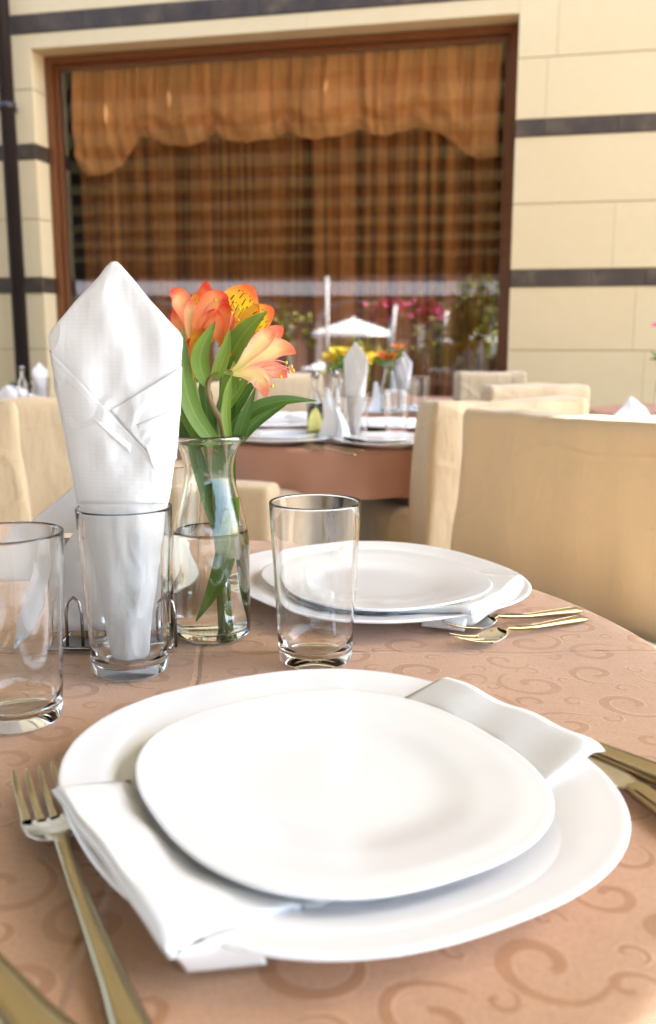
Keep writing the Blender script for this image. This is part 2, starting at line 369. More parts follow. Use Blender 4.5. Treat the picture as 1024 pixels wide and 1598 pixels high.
# outdoors
t = NT('terrace_paving'); c = t.coord(); br = t.n('TexBrick', Scale=1.6); br.offset = .5
br.inputs['Color1'].default_value = (.20, .165, .125, 1); br.inputs['Color2'].default_value = (.165, .135, .10, 1); br.inputs['Mortar'].default_value = (.14, .12, .10, 1); br.inputs['Mortar Size'].default_value = .01
t.l(c, br.inputs[0]); t.base(t.mix(t.m('MULTIPLY', t.noise(12, 5, c), .4), br.outputs[0], (.13, .11, .085))); t.set(Roughness=.8); t.bump(br.outputs[1], .5, .003).node; M['paving'] = t.mat
M['ground'] = simple('street_ground', (.22, .19, .165), .9, .3, .6)
t = NT('awning_canvas'); c = t.coord(); col = t.mix(t.noise(3, 4, c), (.27, .23, .10), (.22, .18, .07)); t.base(col); t.set(Roughness=.9); t.translucent(.08, col); M['canvas'] = t.mat
M['render_white'] = simple('white_render', (.25, .245, .26), .9, .12, 2)
M['render_brown'] = simple('brown_render', (.20, .10, .07), .9, .2, 2)
M['darkglass'] = simple('dark_window', (.02, .02, .03), .15, .2, 2)
M['white_paint'] = simple('white_paint', (.78, .78, .76), .5, .06, 4)
M['umbrella'] = simple('umbrella_canvas', (.82, .82, .79), .8, .05, 3)
M['plaster'] = simple('interior_plaster', (.16, .09, .045), .9, .2, 2)

# ================================================================== SETTING
mb = MB(); mb.add([(-400, -400, -.8), (400, -400, -.8), (400, 400, -.8), (-400, 400, -.8)], [(0, 1, 2, 3)])
meta(mb.build('ground', M['ground'], smooth=False), kind='structure')
mb = MB(); mb.wbox(-14, 12, -8.6, 5, -.9, 0)
meta(mb.build('terrace', M['paving'], smooth=False), kind='structure')

# ---- restaurant building
uL, _ = wallhit(60, 300); uR, _ = wallhit(801, 300); _, zT = wallhit(801, 22); zB = .42
zS = {}
_, s1a = wallhit(810, 187); _, s1b = wallhit(810, 214); _, s2a = wallhit(810, 421); _, s2b = wallhit(810, 448)
_, s0a = wallhit(256, 5); _, s0b = wallhit(256, 36)
stp = s1a - s2a; bandh = s1a-s1b
ZTOP = 12.5  # unseen upper wall, raised this high to keep sun off the terrace
bands = [(s0b, s0a), (s1b, s1a), (s2b, s2a), (s2b-stp, s2a-stp)] + [(s0b+stp*k, s0a+stp*k) for k in range(1, 12)]
b0 = thing('restaurant_building', wall(0, 0, 0), 'cream limestone restaurant facade with thin dark stone bands and one large brown framed window', 'building')
def sub(o): # parent a world-space mesh to the building, keeping its place
    o.parent = b0; o.matrix_parent_inverse = Matrix.Translation(-Vector(b0.location)); return o
stone = MB(); bandl = []
segs = []
edges = sorted(bands); z = 0
for zb, za in edges:
    segs.append((z, zb, 's')); segs.append((zb, za, 'b')); z = za
segs.append((z, ZTOP, 's'))
J = .0035
REV = .155
for z0, z1, k in segs:
    if k == 'b': bandl.append(MB())
    if z1-z0 < .02: continue
    cuts = [z0, z1] if k == 'b' or z1-z0 < .45 else [z0, (z0+z1)/2, z1]
    if k == 's' and z0 > s1a and z1 <= s0b+.01: cuts = [z0, (z0+z1)/2-.02, z1]
    for ca, cb in zip(cuts, cuts[1:]):
        L = 1.5 if k == 's' else .26
        off = rnd.uniform(0, L)
        def strip(u0, u1, zz0, zz1, m):
            x = u0
            nx = u0 + off
            while x < u1-1e-4:
                e = min(nx, u1)
                if e-x < .05: e = min(x+.05, u1)
                g = J/2
                tgt = stone if k == 's' else bandl[-1]
                pr = 0 if k == 's' else -.004 - rnd.uniform(0, .002)
                tgt.wbox(x+(g*.4 if k == 'b' else g*.25), e-(g*.4 if k == 'b' else g*.25), pr, REV, zz0+g, zz1-g)
                x = e; nx = x + L*rnd.uniform(.8, 1.2)
        # openings: split around the window
        if cb <= zB+1e-6 or ca >= zT-1e-6: strip(-7, 7, ca, cb, k)
        else:
            strip(-7, uL, ca, cb, k)
            if k == 'b': bandl.append(MB())
            strip(uR, 7, ca, cb, k)
            if ca < zB: strip(uL, uR, ca, zB, k)
            if cb > zT: strip(uL, uR, zT, cb, k)
sub(stone.build('wall', M['stone'], smooth=False, bevel=.0015)); [sub(b_.build('stone_band', M['band'], smooth=False, bevel=.001)) for b_ in bandl]
core = MB(); e_ = .012
for u0, u1, za, zb_ in ((-7, uL-e_, 0, ZTOP-.01), (uR+e_, 7, 0, ZTOP-.01), (uL-e_, uR+e_, 0, zB-e_), (uL-e_, uR+e_, zT+e_, ZTOP-.01)):
    core.wbox(u0, u1, .012, .32, za, zb_)
sub(core.build('wall_core', simple('mortar', (.34, .25, .14), .9, .2, 20), smooth=False))
# window
win = sub(MB().add([wall(0, .2, 1)]*3, [(0, 1, 2)]).build('window', M['frame'])) if False else None
fw = .036
fr = MB(); n0, n1 = REV-.035, REV+.05
fr.wbox(uL+.002, uL+fw, n0, n1, zB+.002, zT-.002); fr.wbox(uR-fw, uR-.002, n0, n1, zB+.002, zT-.002)
fr.wbox(uL+fw, uR-fw, n0+.002, n1-.002, zT-fw, zT-.002); fr.wbox(uL+fw, uR-fw, n0+.002, n1-.002, zB+.002, zB+fw)
# inner bead
bw = .02
fr.wbox(uL+fw, uL+fw+bw, n0+.03, n1-.01, zB+fw, zT-fw); fr.wbox(uR-fw-bw, uR-fw, n0+.03, n1-.01, zB+fw, zT-fw)
fr.wbox(uL+fw+bw, uR-fw-bw, n0+.032, n1-.012, zT-fw-bw, zT-fw); fr.wbox(uL+fw+bw, uR-fw-bw, n0+.032, n1-.012, zB+fw, zB+fw+bw)
frame = sub(fr.build('window', M['frame'], smooth=False, bevel=.003))
pn = MB(); pn.add([wall(uL+fw+bw-.005, n0+.05, zB+fw+bw-.005), wall(uR-fw-bw+.005, n0+.05, zB+fw+bw-.005), wall(uR-fw-bw+.005, n0+.05, zT-fw-bw+.005), wall(uL+fw+bw-.005, n0+.05, zT-fw-bw+.005)], [(0, 1, 2, 3)])
o = pn.build('pane', M['pane'], smooth=False); o.parent = frame
sl_ = MB(); sl_.wbox(uL-.03, uR+.03, -.05, REV-.04, zB-.035, zB+.001)
sub(sl_.build('window_sill', M['band'], smooth=False, bevel=.004))
rm = MB(); rm.wbox(-3, 3, 3.2, 3.3, 0, 3.4); rm.wbox(-3.1, -3, .33, 3.2, 0, 3.4); rm.wbox(3, 3.1, .33, 3.2, 0, 3.4); rm.wbox(-3, 3, .33, 3.2, 3.4, 3.5); rm.wbox(-3, 3, .33, 3.2, .005, .02)
sub(rm.build('interior_room', M['plaster'], smooth=False))
# drainpipe
u1_, _ = wallhit(28, 60); u2_, _ = wallhit(36, 560)
pu = (u1_+u2_)/2
o = MB().tube([wall(pu, -.07, z_) for z_ in (0.0, ZTOP)], .036, 20)
dp = thing('drainpipe', wall(pu, -.07, 0), 'dark brown round drainpipe running up the facade left of the window', 'drainpipe')
def subof(root, o): o.parent = root; o.matrix_parent_inverse = Matrix.Translation(-Vector(root.location)) ; return o
subof(dp, o.build('pipe', M['pipe']))
for zc in (wallhit(28, 172)[1], wallhit(34, 600)[1]):
    k = MB().tube([wall(pu, -.07, zc-.018), wall(pu, -.07, zc+.018)], .043, 20); k.wbox(pu-.012, pu+.012, -.04, 0.004, zc-.012, zc+.012); k.wbox(pu-.075, pu-.035, -.08, -.062, zc-.012, zc+.012)
    subof(dp, k.build('pipe_clamp', M['pipe']))

# ---- curtains
def curtain(name, n, amp, f, seed, mat, label):
    r = random.Random(seed); ph = [r.uniform(0, 6) for _ in range(6)]
    ua, ub = uL+fw+.03, uR-fw-.03
    def fn(a, b):
        u = ua+(ub-ua)*a; z_ = zT-.06-(zT-zB-.1)*b
        uu = u + .02*math.sin(7*u+ph[0]) + .01*b*math.sin(3.1*u+ph[4])
        y = amp*(math.sin(f*uu+ph[1]) + .5*math.sin(f*1.73*uu+ph[2]) + .3*math.sin(f*.41*uu+ph[3]))*(.6+.4*b)
        return wall(u, n+y, z_)
    o = MB().grid(fn, 420, 14).build(name, mat); meta(o, label, 'curtain'); return o
curtain('sheer_curtain', .30, .030, 46, 3, M['sheer'], 'sheer brown pleated curtain hanging full height behind the window glass')
curtain('lining_curtain', .40, .030, 31, 11, M['sheer'], 'second thin brown curtain layer hanging deeper in the room behind the sheer one')
# valance with scalloped lower edge
vu = lambda px, py: wallhit(px, py, .26)
hem = [(128, 262), (140, 276), (165, 272), (192, 250), (205, 228), (222, 214), (237, 212), (262, 226), (292, 230), (318, 214), (330, 206), (350, 216), (385, 222), (425, 216), (440, 204), (470, 214), (500, 217), (530, 212), (553, 200), (575, 210), (605, 212), (630, 206), (655, 196), (680, 208), (700, 222), (725, 240), (752, 249), (782, 244)]
hem = [vu(*h_) for h_ in hem]; _, vzt = vu(450, 62)
def hemz(u):
    for (a, za), (b, zb_) in zip(hem, hem[1:]):
        if u <= b: q = (u-a)/(b-a); q = max(0, q); return za+(zb_-za)*q
    return hem[-1][1]
knots = [vu(x, 200)[0] for x in (128, 232, 325, 440, 553, 655, 768)]
def vfn(a, b):
    u = hem[0][0]+(hem[-1][0]-hem[0][0])*a; zb_ = hemz(u); z_ = vzt+(zb_-vzt)*b
    dk = min(abs(u-k) for k in knots)
    g = .011*math.sin(34*u+1.2*math.sin(5*u)) + .012*math.sin(71*u+b*2.5) + .01*math.sin(110*u+3)
    puff = -.045*math.sin(PI*min(1, b**1.6))*(1-math.exp(-(dk/.1)**2))*(.4+.6*b) - .03*math.sin(b*PI)
    curl = .03*max(0, b-.9)/.1
    swag = .014*math.sin(26*b - 22*dk)*b*b
    return wall(u+.02*b*math.sin(15*u), .245+g*(1-.45*b)+puff+curl+swag, z_)
o = MB().grid(vfn, 420, 50).build('valance', M['valance']); meta(o, 'gathered orange valance with a scalloped hem across the top of the window', 'valance')

# ---- awning over the terrace (slopes down away from the wall)
def aw(d): # height of canvas at distance d from the wall
    return .99 + 2.18 + (3.60-d)*.2613
AW0, AW1, AUL, AUR = 2.3, 8.25, -13, 3.62
A = thing('awning', wall(0, 0, 0), 'cream canvas awning on dark wooden beams sloping out over the terrace', 'awning')
subof(A, MB().add([wall(AUL, -AW0, aw(AW0)+.10), wall(AUR, -AW0, aw(AW0)+.10), wall(AUR, -AW1, aw(AW1)+.10), wall(AUL, -AW1, aw(AW1)+.10)], [(0, 1, 2, 3)]).build('canvas', M['canvas'], smooth=False))
for k in range(-2, 9):
    d = 3.60+.55*k
    bmz = MB(); bmz.wbox(AUL, AUR, -d-.055, -d+.055, aw(d)-.06, aw(d)+.06)
    subof(A, bmz.build('beam', M['wood_dark'], smooth=False))
d = 8.25; g_ = MB(); g_.wbox(AUL, AUR, -d-.05, -d+.05, aw(d)-.10, aw(d)+.09); subof(A, g_.build('front_beam', M['wood_dark'], smooth=False))
for u in (-12.5, -5.5, 3.3):
    g_ = MB(); g_.wbox(u-.05, u+.05, -2.4, -2.3, 0, aw(2.35)-.07); subof(A, g_.build('post', M['white_paint'], smooth=False))
for u in (-12.5, -9.3, 3.1):
    g_ = MB(); g_.wbox(u-.05, u+.05, -8.25-.051, -8.25+.049, 0, aw(8.25)-.1); subof(A, g_.build('post', M['white_paint'], smooth=False))

# ================================================================== TABLES
def cloth_mesh(Rr, drop, seed, flat=False, hemfn=None, res=160):
    r = random.Random(seed); p = [r.uniform(0, 6.28) for _ in range(5)]
    rr = .012
    rings = []
    nr = 30
    for i in range(nr+1): rings.append((Rr-rr)*(i/nr))
    prof = [(x, 0, x) for x in rings]
    for i in range(1, 6):
        a = PI/2*i/5; prof.append((Rr-rr+rr*math.sin(a), -rr*(1-math.cos(a)), Rr-rr+rr*a))
    nd = 14
    for i in range(1, nd+1): prof.append((Rr, -rr-(drop-rr)*i/nd, Rr-rr+rr*PI/2+(drop-rr)*i/nd))
    def fn(a, b):
        x, z_, s = prof[round(b*(len(prof)-1))]; an = 2*PI*a
        q = max(0, -z_-rr*.5)/drop
        wv_ = (.018*math.sin(9*an+p[0]) + .012*math.sin(14*an+p[1]) + .008*math.sin(23*an+p[2]))*q
        hz = 1+ (.10*math.sin(4*an+p[3]))*q
        lift = .0006*math.sin(x*40+p[1])*math.sin(3*an+p[2]) if z_ == 0 else 0
        return ((x+wv_+.03*q)*math.cos(an), (x+wv_+.03*q)*math.sin(an), z_*hz+lift)
    def uvf(a, b):
        s = prof[round(b*(len(prof)-1))][2]; an = 2*PI*a; return (s*math.cos(an)+.3, s*math.sin(an)+.3)
    return MB().grid(fn, res, len(prof)-1, uvfn=uvf, wrap=True)
def table(x, y, Rr, drop, label, clabel, seed, mat):
    t_ = thing('round_table', (x, y, 0), label, 'table', 'round terrace tables')
    MB().lathe([(0, TZ-.03), (Rr-.006, TZ-.03), (Rr-.004, TZ-.028), (Rr-.004, TZ-.006), (Rr-.006, TZ-.004), (0, TZ-.004)], 64).build('tabletop', M['wood_dark'], t_)
    MB().lathe([(0.04, .03), (.035, .3), (.04, TZ-.03)], 24).build('pedestal', M['wood_dark'], t_)
    MB().lathe([(0, 0), (.24, 0), (.24, .02), (.05, .045), (0, .045)], 40).build('foot', M['wood_dark'], t_)
    c_ = cloth_mesh(Rr, drop, seed).build('tablecloth', mat); c_.location = (x, y, TZ)
    meta(c_, clabel, 'tablecloth', 'brown tablecloths')
    return t_
T1 = (-.213, .647); T2 = (.06, 2.52); T3 = (.36, 3.66); T4 = (1.30, 3.18); T5 = (-1.22, 3.35)
table(*T1, .485, .26, 'round dining table under the patterned cloth, nearest to the viewer', 'copper brown damask tablecloth with scroll pattern, nearest to the viewer', 1, M['damask'])
table(*T2, .47, .105, 'round table with the yellow flowers, behind the tumbler', 'plain brown tablecloth with a short hem, under the yellow flowers', 5, M['damask_far'])
table(*T3, .40, .11, 'round table by the window with the orange flowers', 'brown tablecloth by the window, under the small orange flowers', 8, M['damask_far'])
table(*T4, .40, .12, 'round table at the far right in front of the bare wall', 'brown tablecloth at the far right edge, under a sunlit napkin', 9, M['damask_far'])
table(*T5, .45, .12, 'round table at the far left in front of the drainpipe', 'brown tablecloth at the far left behind the covered chairs', 10, M['damask_far'])

# ================================================================== CHAIRS
def soft_box(dx, dy, dz, rad, n=10, seed=0, amp=.008, flare=0, lean=0, folds=.004, sag=0, slope=0):
    """cloth-covered block standing on z=0, centred in x,y"""
    v = []; f = []
    idx = {}
    m = MB()
    r = random.Random(seed); so_ = Vector((r.uniform(0, 50), r.uniform(0, 50), r.uniform(0, 50)))
    def push(p):
        # p in the unit cube [-1,1]^3 -> rounded box
        h_ = Vector((dx/2, dy/2, dz/2)); q = Vector((p.x*h_.x, p.y*h_.y, p.z*h_.z))
        inner = Vector((max(-h_.x+rad, min(h_.x-rad, q.x)), max(-h_.y+rad, min(h_.y-rad, q.y)), max(-h_.z, min(h_.z-rad, q.z))))
        d_ = q-inner
        if d_.length > 1e-6: q = inner + d_.normalized()*rad
        zz = (q.z/dz+.5)
        nn = noise.noise(q*4.5+so_)*amp + noise.noise(Vector((q.x*14, q.y*14, q.z*2.2))+so_)*folds + noise.noise(q*15+so_)*amp*.18
        dr = Vector((p.x*(abs(p.x) > .6), p.y*(abs(p.y) > .6), (p.z > .6)*.6)); 
        if dr.length > 0: q += dr.normalized()*nn
        zr_ = q.z+dz/2
        if abs(zr_-(dz-.21)) < .006 and abs(p.y) > .9: q.y -= math.copysign(.0025, p.y)
        fl = flare*(1-zz)
        q.x *= 1+fl*2/dx*(1 if True else 0); q.y += lean*zz
        q.z += dz/2 - sag*(1-(abs(p.x))**2)*max(0, zz-.5)*2*1 + slope*p.x*max(0, zz)
        return q
    N = n
    for ax in range(3):
        for sg in (-1, 1):
            if ax == 2 and sg == -1: continue
            def fn(a, b, ax=ax, sg=sg):
                s_ = a*2-1; t_ = b*2-1
                s_ = math.copysign(abs(s_)**.8, s_); t_ = math.copysign(abs(t_)**.8, t_)
                if ax == 0: return push(Vector((sg, s_*sg, t_)))
                if ax == 1: return push(Vector((-s_*sg, sg, t_)))
                return push(Vector((s_, t_, 1)))
            m.grid(fn, N, N)
    return m
def chair(name_label, bx, by, face, bw_, ztop, thick=.09, bh=.62, bwid=None, bdep=.46, seed=0, flare=.03, lean=0, slope=0, offs=0, rad=.014, fold=.007):
    """face = angle the sitter looks to; (bx,by) = middle of the back slab"""
    bwid = bwid or bw_+.04
    rz = face - PI/2
    t_ = thing('dining_chair', (bx, by, 0), name_label, 'chair', 'chairs in tan covers', rz)
    b_ = soft_box(bw_, thick, ztop, rad, 44, seed, .012, flare, lean, fold, .004, slope).build('back_cover', M['cover'], t_, recalc=True)
    s_ = soft_box(bwid, bdep, bh, .04, 22, seed+50, .012, .01, 0, .01).build('seat_cover', M['cover'], t_, recalc=True)
    s_.location = (offs, thick/2+bdep/2-.02, 0)
    for sx in (-1, 1):
        for yy in (thick/2, thick/2+bdep-.06):
            k = MB().box((sx*(bwid/2-.06)+offs, yy, .02), (.035, .035, .036)).build('leg', M['wood_dark'], t_, smooth=False)
    return t_
# right foreground chair C
def facing(dx, dy): return math.atan2(dy, dx)
chair('large tan covered chair on the right, nearest to the viewer, facing the patterned table', .415, 1.555, facing(-.80, -.60), .50, .868, .09, bh=.54, bdep=.40, seed=1, flare=.05, lean=-.03, slope=-.006)
chair('tan covered chair lit orange on its left side, directly behind the nearest right chair', .375, 2.00, facing(-.30, .95), .36, .866, .10, bh=.615, bdep=.42, seed=2, flare=.06)
# back right
p = at(815, 605, 2.65); chair('tan covered chair behind the right chairs, with a pale lit edge on its left', .60, 2.72, facing(-.15, .99), .30, .862, .10, bh=.5, bdep=.3, seed=3, flare=.01)
chair('tan covered chair standing furthest back, against the right end of the window', .565, 3.28, facing(-.1, .99), .25, .885, .10, bh=.5, bdep=.3, seed=4, flare=.01)
# left pair
chair('pale tan covered chair at the left edge of the photo, seen behind the leftmost tumbler', -.748, 1.56, facing(.25, -.97), .44, .888, .08, bh=.5, bdep=.3, seed=5, flare=.03)
chair('darker brown shaded covered chair between the left edge chair and the tall napkin', -.715, 1.98, facing(.35, -.94), .33, .866, .10, bh=.62, bdep=.34, seed=6, flare=.05, slope=0)
# middle: beyond table 2
chair('tan covered chair behind the cruet bottles on the yellow flower table', -.135, 3.10, facing(.25, -.97), .23, .882, .08, bh=.62, bdep=.30, seed=7, flare=.01)
chair('tan covered chair half hidden behind the orange alstroemeria blooms', -.37, 2.95, facing(.5, -.85), .26, .865, .08, bh=.62, bdep=.30, seed=8, flare=.01)
# chair tucked below table 2 (its block shows beside the vase)
chair('low tan covered seat showing just right of the vase, tucked under the brown cloth', -.28, 1.93, facing(.30, .95), .36, .70, .08, bh=.66, bdep=.30, seed=9, flare=.01)

# ================================================================== TABLEWARE BUILDERS
def squircle(an, ex, a, b):
    c_, s_ = math.cos(an), math.sin(an)
    r_ = (abs(c_/a)**ex+abs(s_/b)**ex)**(-1/ex); return r_*c_, r_*s_
def plate_mesh(a, b, h, well, lift=0, seg=96):
    # (fraction, height) top side then underside
    top = [(0, .0042), (.2, .0042), (well*.75, .0043), (well*.9, .0049), (well, .0058), (well+.06, .0071), (well+.12, .0086), (.78, h*.66+.0015), (.88, h*.82+.0015), (.95, h*.94), (.985, h), (1, h-.0004), (1.002, h-.0016)]
    bot = [(.99, h-.0032), (.95, h*.88-.002), (.85, h*.66-.001), (well+.06, .004), (well+.02, .0022), (well-.02, .0004), (well-.05, .0), (well-.08, .001), (0, .0012)]
    if lift: top = [(f_, h-(h-z_)*(1-lift)) for f_, z_ in top]
    prof = top+bot
    def fn(s, t_):
        fr, z_ = prof[round(t_*(len(prof)-1))]; ex = 2+.45*min(1, max(0, (fr-.45)/.4))
        aa = fr*(a if fr > .6 else (a*fr+(a+b)/2*(.6-fr))/.6 if fr <= .6 else a); 
        bb = fr*(b if fr > .6 else (b*fr+(a+b)/2*(.6-fr))/.6)
        if fr == 0: return (0, 0, z_)
        x, y = squircle(2*PI*s, ex, aa, bb); return (x, y, z_)
    return MB().grid(fn, seg, len(prof)-1, wrap=True)
def make_plate(name, a, b, h, well, label, loc, rz, group, lift=0):
    o = plate_mesh(a, b, h, well, lift).build(name, M['porcelain'], subsurf=1, recalc=True); o.location = loc; o.rotation_euler = (0, 0, rz)
    return meta(o, label, 'plate', group)
C1 = Vector((.001, .454, TZ+.001)); RZ = R(28.5)
dplate = make_plate('dinner_plate', .133, .148, .0185, .60, 'large rounded square white plate nearest to the viewer, under the small plate and folded napkin', C1, RZ, 'white dinner plates')
splate = make_plate('side_plate', (.0965), .1085, .0125, .56, 'smaller rounded square white plate nearest to the viewer, on top of the napkin', C1+Vector((.003, -.010, .0105)), RZ, 'small white plates', .10)
C2 = Vector((.043, .864, TZ+.001))
dplate2 = spawn(dplate, C2, RZ, 'large rounded square white plate in the middle distance, beside the two crossed forks')
splate2 = spawn(splate, C2+Vector((.000, -.022, .0105)), RZ+.1, 'small white plate on the middle distance setting, seen right of the empty tumbler')

# folded cotton band napkins: strip over the plate, ends drooping over the rim
def rimz(loc):
    """height of lower plate surface at local (x,y)"""
    a, b, h, well = .133, .148, .0185, .60
    x, y = loc; f_ = (abs(x/a)**2.45+abs(y/b)**2.45)**(1/2.45)
    if f_ < well: return .0042
    if f_ <= 1: return .0042+(h-.0042)*((f_-well)/(1-well))**.8
    return h
def band_napkin(ctr, pA, pB, pC, pD, label, th=.0034, name='folded_napkin'):
    """strip from end A-B (left) to end C-D (right); corners in world xy"""
    NU, NV = 70, 26
    cz = ctr.z
    rot = Matrix.Rotation(-RZ, 2)
    def surf(a, b):
        e0 = pA.lerp(pB, b); e1 = pD.lerp(pC, b)
        q = e0.lerp(e1, a); lo = rot @ Vector((q.x-ctr.x, q.y-ctr.y))
        f_ = (abs(lo.x/.133)**2.45+abs(lo.y/.148)**2.45)**(1/2.45)
        z_ = rimz(lo) if f_ <= 1 else .0185-(f_-1)*.03
        ends = max(0, 1-min(a, 1-a)/.10)
        sm = min(1, max(0, (f_-.74)/.12)); z_ = max(z_, .0135*sm) if sm > 0 else min(z_, .0062)
        z_ += .0035
        # droop towards the table at ends
        z_ = max(z_, .006)
        z_ += .0016*math.sin(a*9+b*3)*math.sin(b*PI)+.0008*math.sin(b*17+a*4)
        q = q+Vector((.0004*math.sin(b*14), .0004*math.sin(a*9)))
        return q, cz+z_
    def fn(s, t_):
        # closed loop section: top and bottom of the folded band along b
        b = s*2 if s <= .5 else 2-2*s
        top = s <= .5
        q, z_ = surf(t_, b)
        edge = math.sqrt(max(0, 1-(2*b-1)**8))
        dz = th*edge*(.5 if top else -.45)
        puff = .0022*max(0, 1-min(t_, 1-t_)/.12)*edge*(1 if top else -.3)
        q3 = Vector((q.x, q.y, z_+dz+puff)); return q3
    m = MB().grid(lambda s, t_: fn(s, t_), 52, NU, wrap=True)
    # close the ends
    k = 52; base_ = 0
    for row, flip in ((0, True), (NU, False)):
        ids = [row*k+i for i in range(k)]
        for i in range(k//2-1):
            a_, b_ = ids[i], ids[i+1]; c_, d_ = ids[(k-1-i) % k] if False else ids[(k-i-1) % k], ids[(k-i) % k]
            m.f.append((a_, b_, c_, d_) if not flip else (d_, c_, b_, a_)); m.m.append(0)
    o = m.build(name, M['cotton'], recalc=True)
    # rolled under-fold at the near end
    meta(o, label, 'napkin', 'folded white napkins between plates'); return o
v2 = lambda px, py, z_: Vector(pz(px, py, z_)[:2])
nk1 = band_napkin(C1, v2(80, 1240, TZ+.02), v2(262, 1500, TZ+.018), v2(944, 1176, TZ+.02), v2(688, 1064, TZ+.02), 'folded white cotton napkin lying diagonally between the two nearest plates')
# turned-back corner flap under the left end
def quad_sheet(pts, n=14, bulge=None, th=.0012):
    a, b, c_, d_ = [Vector(p) for p in pts]
    def fn(s, t_):
        p = a.lerp(b, s).lerp(d_.lerp(c_, s), t_)
        if bulge: p = p + bulge(s, t_)
        return p
    return MB().grid(fn, n, n)
fl = quad_sheet([pz(264, 1494, TZ+.0195), pz(292, 1514, TZ+.004), pz(416, 1502, TZ+.004), pz(372, 1450, TZ+.0195)], 18, lambda s, t_: Vector((0, -.003*math.sin(PI*s), .005*math.sin(PI*s))))
o = fl.build('folded_corner', M['cotton'], None, solid=.002); o.parent = nk1
nk2 = band_napkin(C2, v2(560, 850, TZ+.02), v2(430, 925, TZ+.02), v2(730, 974, TZ+.014), v2(815, 912, TZ+.014), 'folded white cotton napkin hanging off the right side of the middle distance plate', th=.0065)
fl = quad_sheet([pz(662, 950, TZ+.014), pz(658, 976, TZ+.004), pz(724, 984, TZ+.005), pz(735, 945, TZ+.020)], 14, lambda s, t_: Vector((0, -.001, .004*math.sin(PI*s)*math.sin(PI*t_))))
o = fl.build('folded_corner', M['cotton'], None, solid=.0025); o.parent = nk2
def cloth_roll(a, b, ra, rb, seed, par):
    a, b = Vector(a), Vector(b); ax = (b-a); sd_ = Vector((-ax.y, ax.x, 0)).normalized(); m = MB()
    def fn(s, t_):
        an = 2*PI*s; r_ = (ra+(rb-ra)*t_)*(1+.05*math.sin(3*an+5*t_+seed)+.04*math.sin(11*t_+seed))*(1 if .06 < t_ < .94 else .75)
        return a+ax*t_+sd_*r_*1.35*math.cos(an)+Vector((0, 0, r_*.9*math.sin(an)))
    m.grid(fn, 24, 26, wrap=True); m.f.append(tuple(range(24))[::-1]); m.m.append(0); m.f.append(tuple(26*24+i for i in range(24))); m.m.append(0)
    o_ = m.build('rolled_end', M['cotton'], subsurf=1); o_.parent = par
cloth_roll(pz(808, 913, TZ+.016), pz(722, 966, TZ+.012), .0055, .0095, 2, nk2)

# ---- cutlery (lying along +Y, business end towards +Y, origin mid-handle)
def lofted(sections):
    """sections: (y, halfwidth, zc, half thickness, dish)"""
    m = MB(); n = 16
    def fn(s, t_):
        i = t_*(len(sections)-1); k = min(int(i), len(sections)-2); q = i-k
        A_, B_ = sections[k], sections[k+1]
        y, hw, zc, ht, ds = [A_[j]+(B_[j]-A_[j])*q for j in range(5)]
        an = 2*PI*s; c_ = math.cos(an); s_ = math.sin(an)
        x = hw*math.copysign(abs(c_)**.7, c_); z_ = ht*math.copysign(abs(s_)**.8, s_)
        return Vector((x, y, zc+z_+ds*((x/max(hw, 1e-5))**2)))
    return m.grid(fn, 20, (len(sections)-1)*4, wrap=True)
def make_fork(L=.20):
    t_ = thing('fork', (0, 0, 0), 'fork', 'fork', 'forks on the tables')
    k = L/.20
    S_ = [(0, .002, .0022, .0012, 0), (.002, .0062, .0022, .002, 0), (.012, .0072, .0024, .0026, 0), (.035, .0054, .003, .0026, 0), (.08, .0038, .0045, .002, 0), (.110, .0034, .0075, .002, 0), (.125, .0034, .0100, .0018, 0), (.133, .006, .0085, .0013, .001)]
    h_ = lofted([tuple(x*k for x in s_) for s_ in S_]).build('handle', M['gilt'], t_)
    # raised bead along the handle
    for sx in (-1, 1):
        MB().tube([(sx*s_[1]*.72*k, s_[0]*k, (s_[2]+s_[3]*.8)*k) for s_ in S_[1:6]], .0005*k, 6).build('bead', M['gilt'], h_)
    S2 = [(.126, .0045, .0098, .0012, .0005), (.132, .0095, .0072, .0009, .0016), (.141, .0130, .0042, .0009, .0028), (.150, .0136, .0028, .0009, .0026), (.159, .0134, .0028, .0009, .0016)]
    hd = MB(); hd.v, hd.f, hd.uv, hd.m = (lambda q: (q.v, q.f, q.uv, q.m))(lofted([tuple(x*k for x in s_) for s_ in S2]))
    for j in range(4):
        xc = (j-1.5)*.0068
        secs = [(.1575, .0026, .0031, .0009, 0), (.165, .0022, .0038, .0009, 0), (.18, .0019, .0062, .0008, 0), (.192, .0014, .0092, .0007, 0), (.1975, .0006, .0108, .0004, 0)]
        q = lofted([tuple(x*k for x in s_) for s_ in secs])
        hd.add([Vector(p)+Vector((xc*k, 0, .0012*k*abs(j-1.5))) for p in q.v], q.f, m=1)
    hd.build('head', [M['cutlery'], M['gilt']], t_)
    return t_
def make_knife():
    t_ = thing('table_knife', (0, 0, 0), 'knife', 'knife', None)
    S_ = [(0, .002, .004, .002, 0), (.002, .0085, .004, .003, 0), (.012, .0100, .0042, .0035, 0), (.05, .0078, .0044, .0034, 0), (.09, .0062, .0045, .0034, 0), (.10, .005, .0045, .003, 0)]
    h_ = lofted(S_).build('handle', M['gilt'], t_)
    for sx in (-1, 1): MB().tube([(sx*s_[1]*.72, s_[0], s_[2]+s_[3]*.82) for s_ in S_[1:5]], .0007, 6).build('bead', M['cutlery'], h_)
    B_ = [(.098, .004, .0045, .0022, 0), (.105, .0075, .0042, .0011, 0), (.15, .0095, .004, .0009, 0), (.19, .0088, .004, .0007, 0), (.205, .006, .004, .0006, 0), (.212, .001, .004, .0004, 0)]
    lofted(B_).build('blade', M['cutlery'], t_); return t_
